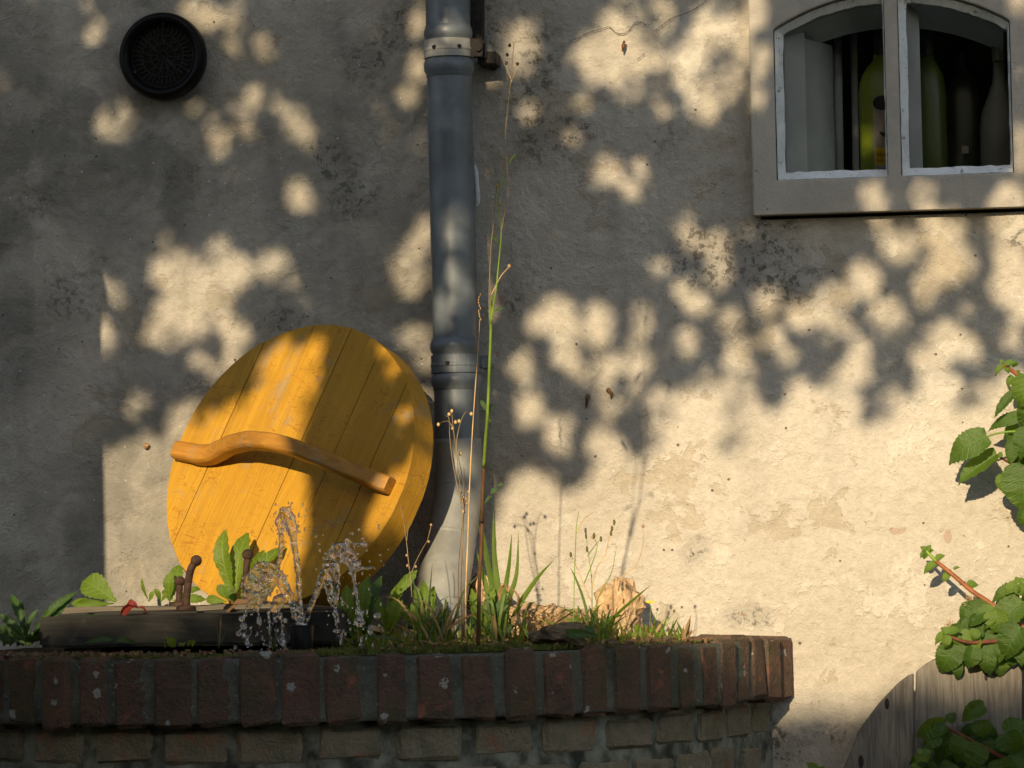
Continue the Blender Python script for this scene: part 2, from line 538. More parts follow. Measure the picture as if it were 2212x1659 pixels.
def mat_soil():
    t = NT('soil')
    c = t.coord()
    col = t.mix(t.ramp(t.noise(c, 40, 6, 0.7), 0.35, 0.7), (0.035, 0.026, 0.017), (0.085, 0.065, 0.04))
    col = t.mix(t.ramp(t.noise(c, 9, 5, 0.7), 0.48, 0.6), col, (0.05, 0.06, 0.018))
    return t.surf(t.bsdf(col, 0.97, t.bump(t.noise(c, 120, 6, 0.75), 1.0, 0.008), 0.1))
M['soil'] = mat_soil()
M['moss'] = simple('moss', (0.085, 0.105, 0.018), 0.95, 0.5, 60, 0.4)
def mat_paint():
    t = NT('old_white_paint')
    c = t.coord()
    col = t.mix(t.ramp(t.noise(c, 30, 4, 0.6), 0.35, 0.7), (0.76, 0.77, 0.75), (0.60, 0.61, 0.59))
    ch = t.ramp(t.noise(c, 90, 5, 0.7, 0.5), 0.60, 0.64)
    col = t.mix(t.math('MULTIPLY', ch, 0.75), col, (0.23, 0.20, 0.165))
    return t.surf(t.bsdf(col, 0.6, t.bump(t.math('SUBTRACT', t.noise(c, 120, 4), ch), 0.5, 0.002), 0.35))
M['white_paint'] = mat_paint()
M['lining'] = simple('white_lining', (0.82, 0.86, 0.88), 0.7, 0.12, 12, 0.15)
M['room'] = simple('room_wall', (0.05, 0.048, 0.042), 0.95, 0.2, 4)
M['stone_tan'] = simple('tan_stone', (0.46, 0.31, 0.175), 0.95, 0.35, 45, 0.8, bscale=90)
M['stone_brown'] = simple('brown_stone', (0.13, 0.095, 0.058), 0.95, 0.45, 40, 0.8, bscale=110)
M['weed'] = mat_leaf('weed_leaf', (0.125, 0.21, 0.018), (0.165, 0.25, 0.025), (0.36, 0.52, 0.03), 0.0, 0.45, tw=0.42)
M['weed_dark'] = mat_leaf('weed_leaf_shade', (0.045, 0.10, 0.022), (0.065, 0.125, 0.03), (0.12, 0.25, 0.03), 0.15, 0.5, tw=0.3)  # darker copy of the weed leaf, with shade put into its colour
M['grass'] = mat_leaf('grass_blade', (0.12, 0.20, 0.022), (0.18, 0.27, 0.035), (0.36, 0.50, 0.04), 0.0, 0.5, tw=0.45, vein=False)
M['grass_dull'] = mat_leaf('dull_grass_blade', (0.062, 0.105, 0.035), (0.10, 0.145, 0.05), (0.20, 0.30, 0.06), 0.0, 0.55, tw=0.35, vein=False)
M['dry'] = mat_leaf('dry_blade', (0.33, 0.21, 0.085), (0.42, 0.28, 0.13), (0.5, 0.3, 0.1), 0.3, 0.7, tw=0.25, patch=(0.16, 0.08, 0.03), vein=False)
M['hyd'] = mat_leaf('hydrangea_leaf', (0.050, 0.115, 0.016), (0.085, 0.165, 0.022), (0.26, 0.44, 0.03), 0.65, 0.38, tw=0.42)
M['hyd_young'] = mat_leaf('young_hydrangea_leaf', (0.11, 0.20, 0.025), (0.15, 0.24, 0.035), (0.34, 0.46, 0.04), 0.1, 0.42, tw=0.4)
M['red_leaf'] = mat_leaf('red_leaf', (0.22, 0.028, 0.018), (0.25, 0.035, 0.02), (0.3, 0.03, 0.02), 0.5, 0.5, tw=0.15, patch=(0.08, 0.02, 0.015))
M['tree_leaf'] = mat_leaf('tree_leaf', (0.05, 0.095, 0.02), (0.075, 0.125, 0.028), (0.15, 0.26, 0.03), 0.0, 0.5, tw=0.2, vein=False)
M['bark'] = simple('bark', (0.10, 0.078, 0.056), 0.95, 0.4, 20, 0.8)
M['hyd_stem'] = simple('red_brown_stem', (0.24, 0.085, 0.03), 0.6, 0.3, 60, 0.2)
M['hyd_bark'] = simple('hydrangea_bark', (0.13, 0.045, 0.025), 0.8, 0.3, 60, 0.3)
M['green_stem'] = simple('green_stem', (0.17, 0.26, 0.035), 0.5, 0.25, 35, 0.1)
M['red_stem'] = simple('reddish_stem', (0.125, 0.062, 0.028), 0.6, 0.3, 35, 0.1)
M['dry_stem'] = simple('dry_stem', (0.24, 0.17, 0.08), 0.7, 0.3, 35, 0.1)
M['straw'] = simple('straw_stem', (0.52, 0.34, 0.14), 0.6, 0.25, 35, 0.1)
M['seed'] = simple('seed_head', (0.34, 0.22, 0.11), 0.85, 0.3, 200, 0.3)
M['bud'] = simple('green_bud', (0.10, 0.09, 0.03), 0.8, 0.4, 200, 0.3)
M['yellow'] = simple('yellow_petal', (0.75, 0.50, 0.02), 0.6, 0.15, 80)
M['dead'] = simple('dead_leaf', (0.15, 0.085, 0.04), 0.85, 0.4, 80, 0.3)
def mat_water():
    t = NT('water')
    nm = t.bump(t.noise(t.coord(), 110, 3, 0.55, 0.6), 0.40, 0.003)
    nd = t.n('ShaderNodeBsdfGlass'); nd.inputs['IOR'].default_value = 1.33; nd.inputs['Roughness'].default_value = 0.02
    nd.inputs['Color'].default_value = (0.99, 0.995, 1.0, 1)
    t.t.links.new(nm, nd.inputs['Normal'])
    tr = t.n('ShaderNodeBsdfTransparent')
    mx = t.n('ShaderNodeMixShader'); mx.inputs[0].default_value = 0.36
    t.t.links.new(nd.outputs[0], mx.inputs[1]); t.t.links.new(tr.outputs[0], mx.inputs[2])
    gl = t.n('ShaderNodeBsdfGlossy'); gl.inputs['Roughness'].default_value = 0.035; t.t.links.new(nm, gl.inputs['Normal'])
    m2 = t.n('ShaderNodeMixShader'); m2.inputs[0].default_value = 0.19
    t.t.links.new(mx.outputs[0], m2.inputs[1]); t.t.links.new(gl.outputs[0], m2.inputs[2])
    return t.surf(m2.outputs[0])
M['water'] = mat_water()
def mat_pane():
    t = NT('window_glass')
    tr = t.n('ShaderNodeBsdfTransparent'); tr.inputs[0].default_value = (0.82, 0.845, 0.84, 1)
    gl = t.n('ShaderNodeBsdfGlossy'); gl.inputs['Roughness'].default_value = 0.03
    fr = t.n('ShaderNodeFresnel'); fr.inputs['IOR'].default_value = 1.45
    mx = t.n('ShaderNodeMixShader')
    t.t.links.new(fr.outputs[0], mx.inputs[0]); t.t.links.new(tr.outputs[0], mx.inputs[1]); t.t.links.new(gl.outputs[0], mx.inputs[2])
    return t.surf(mx.outputs[0])
M['pane'] = mat_pane()
M['bottle'] = simple('yellow_green_plastic', (0.20, 0.25, 0.012), 0.35, 0.06, 10, spec=0.5)
M['bottle_green'] = simple('green_plastic', (0.075, 0.11, 0.018), 0.35, 0.06, 10, spec=0.5)
M['bottle_dark'] = simple('dark_plastic', (0.022, 0.026, 0.010), 0.35, 0.06, 10, spec=0.4)
M['bottle_white'] = simple('white_plastic', (0.16, 0.155, 0.13), 0.4, 0.06, 10, spec=0.5)
M['label_grey'] = simple('label_paper', (0.36, 0.30, 0.26), 0.6, 0.15, 30)
M['label_yellow'] = simple('label_yellow', (0.68, 0.47, 0.01), 0.6, 0.05, 30)
M['print'] = simple('print', (0.02, 0.02, 0.02), 0.6, 0.1, 30)
M['cap_dark'] = simple('bottle_cap', (0.03, 0.03, 0.035), 0.4, 0.1, 30)
def mat_ground():
    t = NT('ground')
    c = t.coord()
    col = t.mix(t.ramp(t.noise(c, 1.3, 6, 0.65), 0.4, 0.65), (0.10, 0.085, 0.06), (0.05, 0.065, 0.022))
    col = t.mix(t.ramp(t.noise(c, 45, 4, 0.7), 0.35, 0.7, 0, 0.6), col, (0.17, 0.145, 0.11))
    return t.surf(t.bsdf(col, 0.97, t.bump(t.noise(c, 60, 5, 0.7), 0.8, 0.02), 0.1))
M['ground'] = mat_ground()

# ================================================================== setting
g = MB()
N = 40
for j in range(N + 1):
    for i in range(N + 1):
        x = (i / N - 0.5); y = (j / N - 0.5)
        X = 120 * x * abs(x) * 2; Y = 120 * y * abs(y) * 2 - 4
        g.v.append((X, Y, 0.02 * mnoise.noise(Vector((X * 0.7, Y * 0.7, 0)))))
for j in range(N):
    for i in range(N):
        a = j * (N + 1) + i
        g.f.append((a, a + 1, a + N + 2, a + N + 1)); g.m.append(0)
tag(g.build('ground', M['ground'], smooth=True), kind='structure')

# ------------------------------------------------------------------ house: wall with window
house = empty('house', (0, 0, 0), 'house wall of weathered cream plaster dappled with evening light', 'house')
# window outline (grid units -> wall plane)
WX0, WX1 = XZ(1676, 240)[0], XZ(2186, 240)[0]        # opening
WM0, WM1 = XZ(1916, 240)[0], XZ(1944, 240)[0]        # stone mullion
WZ0 = 0.5 * (XZ(1700, 392)[1] + XZ(2160, 378)[1])
SPR = 0.5 * (XZ(1676, 66)[1] + XZ(2184, 54)[1])      # springing of the arch
APX = XZ(1930, -12)[1]
SX0, SX1 = XZ(1624, 240)[0], XZ(2245, 240)[0]        # surround
SZ0 = 0.5 * (XZ(1630, 466)[1] + XZ(2212, 452)[1])
SZ1 = APX + 0.16
_w = (WX1 - WX0) / 2; _h = APX - SPR
ARC_R = (_w * _w + _h * _h) / (2 * _h); ARC_C = (WX0 + WX1) / 2
def arch(x, off=0.0):
    r = ARC_R - off
    q = r * r - (x - ARC_C) ** 2
    return APX - ARC_R + math.sqrt(max(q, 0.0))

def fbm(X, Z, f, oct=4, seed=0):
    out = np.zeros_like(X); amp = 1.0; tot = 0
    rg = np.random.default_rng(seed)
    for o in range(oct):
        n = 64
        G = rg.standard_normal((n, n))
        u = X * f; w = Z * f
        iu = np.floor(u).astype(int); iw = np.floor(w).astype(int)
        fu = u - iu; fw = w - iw
        fu = fu * fu * (3 - 2 * fu); fw = fw * fw * (3 - 2 * fw)
        g00 = G[iu % n, iw % n]; g10 = G[(iu + 1) % n, iw % n]; g01 = G[iu % n, (iw + 1) % n]; g11 = G[(iu + 1) % n, (iw + 1) % n]
        out += amp * ((g00 * (1 - fu) + g10 * fu) * (1 - fw) + (g01 * (1 - fu) + g11 * fu) * fw)
        tot += amp; amp *= 0.5; f *= 2.03
    return out / tot

def wall_mesh():
    fx = list(np.linspace(-1.15, 1.25, 480)); fz = list(np.linspace(0.45, 2.05, 320))
    xs = sorted(set([-6, -4, -2.5, -1.8, -1.4] + fx + [1.5, 2.0, 3.0, 5.0]) | {SX0 + 0.012, SX1 - 0.012})
    zs = sorted(set([0.0, 0.2, 0.35] + fz + [2.2, 2.5, 3.0, 3.5]) | {SZ0 - 0.006, SZ1 - 0.012})
    xs = np.array(xs); zs = np.array(zs)
    X, Z = np.meshgrid(xs, zs, indexing='ij')
    inn = ((X > -1.2) & (X < 1.3) & (Z > 0.4) & (Z < 2.1)).astype(float)
    hgt = 0.0022 * fbm(X + 9, Z + 9, 3.0, 3, 1) + 0.0016 * fbm(X + 5, Z + 3, 14.0, 3, 2) + 0.0010 * fbm(X + 5, Z + 3, 60.0, 2, 3)
    # loose, crumbling coat beside the pipe and under the window corner
    rough = np.zeros_like(X)
    for (px, py, rx, rz) in ((1140, 150, 70, 160), (1660, 560, 70, 90), (1120, 600, 60, 120), (820, 150, 90, 120), (90, 480, 120, 120), (1690, 1590, 60, 70)):
        cx, cz = XZ(px, py)
        rough += np.exp(-(((X - cx) / S(rx)) ** 2 + ((Z - cz) / S(rz)) ** 2))
    hgt += 0.0030 * np.clip(rough, 0, 1) * np.abs(fbm(X + 2, Z + 8, 55.0, 3, 5))
    Y = -hgt * inn
    V = np.stack([X, Y, Z], -1).reshape(-1, 3)
    nx, nz = len(xs), len(zs)
    F = []
    for i in range(nx - 1):
        xm = 0.5 * (xs[i] + xs[i + 1])
        for k in range(nz - 1):
            zm = 0.5 * (zs[k] + zs[k + 1])
            if SX0 + 0.012 < xm < SX1 - 0.012 and SZ0 - 0.006 < zm < SZ1 - 0.012: continue
            a = i * nz + k
            F.append((a, a + nz, a + nz + 1, a + 1))
    me = bpy.data.meshes.new('wall')
    me.from_pydata(V.tolist(), [], F)
    me.materials.append(M['plaster'])
    me.polygons.foreach_set('use_smooth', [True] * len(F))
    def blobs(lst, wob, f):
        out = np.zeros_like(X); w = wob * fbm(X + 4, Z + 4, f, 4, 12)
        for (px, py, rx, rz) in lst:
            cx, cz = XZ(px, py)
            q = np.sqrt(((X - cx) / S(rx)) ** 2 + ((Z - cz) / S(rz)) ** 2) + w
            out = np.maximum(out, np.clip((1.05 - q) / .75, 0, 1))
        return out * out * (3 - 2 * out)
    mo = blobs(((1660, 545, 70, 110), (1700, 620, 80, 60), (1165, 110, 80, 150), (1130, 250, 80, 110), (790, 130, 110, 90), (860, 60, 60, 120), (700, 345, 140, 80), (40, 470, 100, 130), (1800, 1585, 90, 50), (1690, 1610, 70, 80), (1380, 330, 120, 80), (1500, 560, 140, 60),
                (1500, 1190, 40, 45), (1590, 1330, 60, 40), (760, 420, 90, 60), (600, 690, 80, 50), (2200, 520, 40, 40), (150, 640, 120, 120), (1250, 270, 90, 60), (380, 380, 120, 60), (1110, 640, 40, 90), (1050, 60, 50, 200)), .55, 9.0)
    br = blobs(((1608, 1330, 22, 9), (1942, 1146, 26, 8), (2047, 1160, 14, 28), (1276, 297, 16, 10), (167, 380, 12, 8), (1078, 645, 24, 18), (2013, 1442, 11, 10)), .25, 40.0)
    gm = np.clip((.25 - X) / .9, 0, 1) ** .8 * .92 + np.clip((Z - 1.1) / .8, 0, 1) * .12 * (X < .2)  # darker leftwards: the shade of that side is painted in with the grime
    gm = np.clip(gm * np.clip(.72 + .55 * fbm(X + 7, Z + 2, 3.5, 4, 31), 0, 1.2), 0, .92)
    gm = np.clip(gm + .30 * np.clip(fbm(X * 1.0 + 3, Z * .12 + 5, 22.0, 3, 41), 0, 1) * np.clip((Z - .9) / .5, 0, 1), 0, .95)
    for nm, arr in (('mould', mo), ('bare', br), ('grime_and_shade', gm)):
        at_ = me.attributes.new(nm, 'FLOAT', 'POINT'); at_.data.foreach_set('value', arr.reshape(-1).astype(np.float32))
    return me
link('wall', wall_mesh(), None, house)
rf = MB(); rf.box((-0.5, 0.2, 3.62), 6.0, 0.75, 0.06); rf.box((-0.5, -0.60, 3.60), 6.0, 0.06, 0.09)
rf.build('eaves_board', M['fence'], house)

# window surround of painted cement with two arched lights
def frame_mesh(x0, x1, z0, ztop, o0, o1, oz0, ztfun, yf, yb, n=36, stepz=None):
    """slab from x0..x1, z0..ztop with openings listed in o0/o1, arched by ztfun; front at yf, back at yb"""
    mb = MB()
    cuts = [x0, x1]
    for a, b in zip(o0, o1): cuts += list(np.linspace(a, b, n))
    cuts = sorted(set(cuts))
    for a, b in zip(cuts[:-1], cuts[1:]):
        if b - a < 1e-7: continue
        xm = (a + b) / 2
        op = any(p < xm < q for p, q in zip(o0, o1))
        if not op:
            mb.add([(a, yf, z0), (b, yf, z0), (b, yf, ztop), (a, yf, ztop)], [(0, 1, 2, 3)])
        else:
            za, zb = ztfun(a), ztfun(b)
            mb.add([(a, yf, z0), (b, yf, z0), (b, yf, oz0), (a, yf, oz0)], [(0, 1, 2, 3)])
            mb.add([(a, yf, za), (b, yf, zb), (b, yf, ztop), (a, yf, ztop)], [(0, 1, 2, 3)])
            mb.add([(a, yf, oz0), (b, yf, oz0), (b, yb, oz0), (a, yb, oz0)], [(0, 1, 2, 3)])
            mb.add([(a, yf, za), (a, yb, za), (b, yb, zb), (b, yf, zb)], [(0, 1, 2, 3)])
    for a, b in zip(o0, o1):
        for x, s in ((a, 1), (b, -1)):
            q = [(x, yf, oz0), (x, yb, oz0), (x, yb, ztfun(x)), (x, yf, ztfun(x))]
            mb.add(q, [(0, 1, 2, 3)] if s > 0 else [(3, 2, 1, 0)])
    mb.add([(x0, yf, z0), (x1, yf, z0), (x1, yf, ztop), (x0, yf, ztop), (x0, yb, z0), (x1, yb, z0), (x1, yb, ztop), (x0, yb, ztop)],
           [(0, 4, 5, 1), (3, 2, 6, 7), (0, 3, 7, 4), (1, 5, 6, 2)])
    return mb
win = frame_mesh(SX0, SX1, SZ0, SZ1, (WX0, WM1), (WM0, WX1), WZ0, arch, -0.034, 0.10).build('window', M['surround'], house, merge=True)
win['label'] = 'pair of small arched lights in a plain cement surround'
bev = win.modifiers.new('edge', 'BEVEL'); bev.width = 0.0035; bev.segments = 2; bev.limit_method = 'ANGLE'
# putty-faced white frames, one for each light
GY = -0.008
for (a, b, w, w2) in ((WX0, WM0, S(19), S(4)), (WM1, WX1, S(19), S(6))):
    mb = MB()
    n = 30
    xo = np.linspace(a + 0.0015, b - 0.0015, n); xi = np.linspace(a + w, b - w2, n)
    zb_o, zb_i = WZ0 + 0.0015, WZ0 + w
    rg = random.Random(int(a * 1000))
    jit = lambda: rg.uniform(-0.0012, 0.0012)
    # closed loops: outer (near the face) and inner (at the glass)
    lo = [(x, zb_o) for x in np.linspace(a + .0015, b - .0015, 16)] + [(b - .0015, z) for z in np.linspace(zb_o, arch(b) - .002, 14)[1:]] + [(x, arch(x) - .002) for x in xo[::-1][1:]] + [(a + .0015, z) for z in np.linspace(arch(a) - .002, zb_o, 14)[1:-1]]
    li = [(x, zb_i) for x in np.linspace(a + w, b - w2, 16)] + [(b - w2, z) for z in np.linspace(zb_i, arch(b - w2) - w, 14)[1:]] + [(x, arch(x) - w) for x in xi[::-1][1:]] + [(a + w, z) for z in np.linspace(arch(a + w) - w, zb_i, 14)[1:-1]]
    L = len(lo)
    loops = []
    for (src, y, j) in ((lo, -0.018, 0.4), (lo, -0.020, 0.4), (li, GY - 0.001, 1.0), (li, 0.022, 0.0)):
        loops.append([(p[0] + jit() * j, y, p[1] + jit() * j) for p in src])
    vs_ = [p for lp in loops for p in lp]
    fs_ = []
    for k in range(3):
        for i in range(L):
            i2 = (i + 1) % L
            fs_.append((k * L + i, k * L + i2, (k + 1) * L + i2, (k + 1) * L + i))
    mb.add(vs_, fs_)
    mb.build('frame', M['white_paint'], win, smooth=False)
    gp = MB()
    xs_ = np.linspace(a + w - .003, b - w2 + .003, 20)
    for p, q in zip(xs_[:-1], xs_[1:]):
        gp.add([(p, GY, zb_i - .003), (q, GY, zb_i - .003), (q, GY, arch(q) - w + .003), (p, GY, arch(p) - w + .003)], [(0, 1, 2, 3)])
    gp.build('pane', M['pane'], win, merge=True)
# splayed white lining behind the glass
ln = MB()
def lining(xa, ya, xb, yb, z0, za, zb, m=0):
    ln.add([(xa, ya, z0), (xb, yb, z0), (xb, yb, zb), (xa, ya, za)], [(0, 1, 2, 3)], m)
x_a = WX0 + S(17); x_b = XZ(1739, 240)[0]; x_c = XZ(1790, 240)[0] + 0.004
lining(x_a, 0.024, x_b, 0.055, WZ0 - .01, arch(x_a) - .012, arch(x_b) - .020)
lining(x_b, 0.056, x_c, 0.16, WZ0 - .01, arch(x_b) - .030, arch(x_c) - .045)
lining(x_c, 0.16, x_c + .004, 0.40, WZ0 - .01, arch(x_c) - .045, arch(x_c) - .06)
xm_ = XZ(1990, 240)[0]
lining(WM1 + S(14), 0.024, xm_, 0.060, WZ0 - .01, arch(WM1) - .012, arch(xm_) - .014)
lining(xm_, 0.060, xm_ - .004, 0.10, WZ0 - .01, arch(xm_) - .014, arch(xm_) - .014)
for p, q in zip(np.linspace(WX0 + .01, WX1 - .01, 30)[:-1], np.linspace(WX0 + .01, WX1 - .01, 30)[1:]):
    ln.add([(p, .024, arch(p) - .010), (q, .024, arch(q) - .010), (q, .12, arch(q) - .040), (p, .12, arch(p) - .040)], [(0, 1, 2, 3)])
ln.build('lining', M['lining'], win)
sh = MB(); sh.box(((WX0 + WX1) / 2, 0.24, WZ0 - 0.004), 0.30, 0.215, 0.012)
sh.build('inner_sill', M['lining'], win)
cu = MB()
cu.tube([(XZ(1805, 300)[0], .22, WZ0), (XZ(1803, 100)[0], .22, SPR + .05)], S(9), 10)
cu.tube([(XZ(1838, 300)[0], .30, WZ0), (XZ(1836, 100)[0], .30, SPR + .05)], S(8), 10)
cu.build('curtain_rail', M['lining'], win, smooth=True)
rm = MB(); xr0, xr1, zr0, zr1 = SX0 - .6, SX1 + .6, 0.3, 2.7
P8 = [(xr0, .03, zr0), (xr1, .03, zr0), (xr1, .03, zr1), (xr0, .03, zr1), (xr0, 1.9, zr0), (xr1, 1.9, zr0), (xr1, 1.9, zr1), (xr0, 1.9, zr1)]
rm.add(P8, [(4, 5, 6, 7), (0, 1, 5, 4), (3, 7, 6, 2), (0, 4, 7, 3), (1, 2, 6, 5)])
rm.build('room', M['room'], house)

# ------------------------------------------------------------------ bottles on the inner sill
def bottle(px0, px1, pytop, depth, mat, label, name, prof, capm=None, handle=False):
    """prof: list of (fraction of height, fraction of half width)"""
    xm = XZ((px0 + px1) / 2, 250)[0]
    c = at((px0 + px1) / 2, 300, depth)
    hw = S((px1 - px0) / 2, depth)
    z0 = WZ0 + 0.0085
    z1 = at((px0 + px1) / 2, pytop, depth).z
    b = empty(name, (c.x, -depth, z0), label, 'bottle')
    mb = MB()
    seg = 28
    for (fz, fw) in prof:
        for k in range(seg):
            an = 2 * math.pi * k / seg
            cx_, sy_ = math.cos(an), math.sin(an)
            e = 0.75
            mb.v.append((c.x + hw * fw * math.copysign(abs(cx_) ** e, cx_), -depth + 0.62 * hw * fw * math.copysign(abs(sy_) ** e, sy_), z0 + (z1 - z0) * fz))
    for i in range(len(prof) - 1):
        for k in range(seg):
            k2 = (k + 1) % seg
            mb.f.append((i * seg + k, i * seg + k2, (i + 1) * seg + k2, (i + 1) * seg + k)); mb.m.append(0)
    mb.f.append(tuple(range(seg))[::-1]); mb.m.append(0)
    mb.f.append(tuple((len(prof) - 1) * seg + k for k in range(seg))); mb.m.append(0)
    mb.build('body', mat, b, smooth=True)
    cp = MB(); cp.lathe([(0, 0), (hw * .34, 0), (hw * .34, .03), (hw * .25, .042), (0, .042)], (c.x, -depth, z1 - .002), (0, 0, 1), (1, 0, 0), 20)
    cp.build('cap', capm or M['cap_dark'], b, smooth=False)
    return b, c, hw, z0, z1
PROF = [(0, .92), (.02, .99), (.3, 1.0), (.70, 1.0), (.78, .95), (.85, .82), (.90, .64), (.945, .44), (.96, .38), (1, .37)]
b1, c1, hw1, zb0, zb1 = bottle(1858, 1964, 118, -0.13, M['bottle'], 'yellow green cleaner bottle behind the left light, label with yellow panel', 'cleaner_bottle', PROF)
def flat(name, px0, px1, py0, py1, depth, mat, parent):
    m_ = MB()
    a_, b_ = at(px0, py1, depth), at(px1, py0, depth)
    c_ = a_.copy(); n_ = 8
    xs_ = np.linspace(a_.x, b_.x, n_)
    mid = (c1.x if parent is b1 else (a_.x + b_.x) / 2)
    for p, q in zip(xs_[:-1], xs_[1:]):
        m_.add([(p, -depth, a_.z), (q, -depth, a_.z), (q, -depth, b_.z), (p, -depth, b_.z)], [(0, 1, 2, 3)])
    return m_.build(name, mat, parent)
LD = -0.13 + 0.62 * hw1 + 0.0012
lab = flat('label_panel', 1889, 1950, 205, 372, LD, M['label_grey'], b1)
yl = flat('yellow_band', 1891, 1949, 317, 356, LD + .0008, M['label_yellow'], lab)
# dark shape of the printed drawing
dr = MB()
for (x, y, rx, ry, an) in ((1912, 292, 14, 4, -.5), (1916, 262, 5, 9, .3), (1919, 308, 6, 7, 0), (1905, 222, 20, 16, 0)):
    o_ = at(x, y, LD + .0008)
    k_ = 18
    pts = []
    for i in range(k_):
        t_ = 2 * math.pi * i / k_
        u_, v_ = S(rx) * math.cos(t_), S(ry) * math.sin(t_)
        pts.append((o_.x + u_ * math.cos(an) - v_ * math.sin(an), -(LD + .0008), o_.z + u_ * math.sin(an) + v_ * math.cos(an)))
    dr.add(pts, [tuple(range(k_))])
dr.build('printed_drawing', M['print'], lab)
def text(body, px, py, hp, depth, mat, parent):
    cu_ = bpy.data.curves.new('lettering', 'FONT'); cu_.body = body; cu_.size = S(hp) * 1.45
    tmp = bpy.data.objects.new('lettering', cu_); COL.objects.link(tmp)
    bpy.context.view_layer.update()
    me = bpy.data.meshes.new_from_object(tmp.evaluated_get(bpy.context.evaluated_depsgraph_get()))
    bpy.data.objects.remove(tmp)
    p = at(px, py, depth)
    me.transform(Matrix.Translation((p.x, -depth, p.z)) @ Matrix.Rotation(math.pi / 2, 4, 'X'))
    me.materials.clear(); me.materials.append(mat)
    return link('lettering', me, None, parent)
text('Vloeib.', 1893, 338, 8.5, LD + .0016, M['print'], lab)
text('Schuur', 1893, 351, 8.5, LD + .0016, M['print'], lab)
text('Citroen', 1893, 366, 5.5, LD + .0012, M['print'], lab)
bottle(1972, 2046, 118, -0.17, M['bottle_green'], 'dull green bottle just right of the window mullion', 'cleaner_bottle', PROF)
b3, *_ = bottle(2046, 2124, 150, -0.25, M['bottle_dark'], 'dark bottle with small square label in the middle of the right light', 'cleaner_bottle', PROF, M['cap_dark'])
flat('label_panel', 2078, 2092, 315, 332, -0.25 + .04, M['label_grey'], b3)
SPR_P = [(0, .92), (.02, 1.0), (.42, 1.0), (.55, .90), (.68, .62), (.80, .36), (.90, .30), (1, .28)]
bottle(2118, 2206, 130, -0.12, M['bottle_white'], 'white spray bottle at the right edge of the window', 'spray_bottle', SPR_P, M['bottle_white'])

# ------------------------------------------------------------------ rain pipe
pd = 0.075
PX = lambda y: 966.5 + 0.0235 * y
pipe_top = at(PX(-160), -160, pd); pipe_bot = at(PX(1060), 1060, pd)
pax = (pipe_bot - pipe_top).normalized()
downpipe = empty('downpipe', at(950, 1330, .16), 'grey plastic rain pipe running down the wall beside the round lid', 'drainpipe')
def pp(y): return at(PX(y), y, pd)
R0 = S(49, pd)
def lat(name, rows, mat, O=None, seg=48):
    mb = MB()
    prof = [(S(r, pd), (pp(y) - pipe_top).length) for (y, r) in rows]
    mb.lathe(prof, pipe_top, pax, (1, 0, 0), seg)
    return mb.build(name, mat, downpipe, smooth=True)
lat('pipe_section', [(-150, 48), (70, 48), (72, 48)], M['pvc'])
lat('socket', [(56, 47), (57, 49.5), (64, 51.5), (70, 53), (76, 53), (82, 51.5), (86, 49.5), (128, 49.5), (131, 52), (137, 54.5), (145, 55), (153, 54), (159, 51), (161, 50), (167, 50), (168, 48.5)], M['pvc'])
lat('pipe_section', [(160, 48.5), (740, 49), (745, 49)], M['pvc'])
lat('socket', [(729, 48), (730, 50), (737, 53), (743, 55.5), (752, 55.5), (760, 53), (765, 50), (808, 50), (812, 53), (818, 55), (826, 55), (833, 53), (837, 50.5), (842, 50.5), (843, 48.5)], M['pvc'])
lat('pipe_section', [(838, 49), (950, 49.5), (951, 49.5)], M['pvc'])
# lower, paler part with a bend towards the bed
lp = []
for (x, y, d, r) in spline([(989.5, 948, .075, 50.5), (991.0, 1000, .075, 50.5), (991.5, 1035, .078, 50.5), (989, 1070, .088, 51), (980, 1130, .115, 53), (966, 1210, .15, 56), (952, 1290, .185, 58), (938, 1370, .22, 59)], 40):
    lp.append((at(x, y, d), S(r, d)))
mb = MB(); mb.tube([q[0] for q in lp], [q[1] for q in lp], 40)
mb.build('bend', M['pvc_light'], downpipe, smooth=True)
rg_ = MB()
for y_, w_ in ((1062, 3), (1170, 2.5)):
    k = min(range(len(lp)), key=lambda i: abs(proj([lp[i][0]])[1][0] - y_))
    rg_.tube([lp[k][0] + (lp[k - 1][0] - lp[k][0]) * .25, lp[k][0], lp[k][0] + (lp[k + 1][0] - lp[k][0]) * .25], [lp[k][1] * 1.0, lp[k][1] * 1.035, lp[k][1] * 1.0], 40, caps=False)
rg_.build('collar', M['pvc_light'], downpipe, smooth=True)
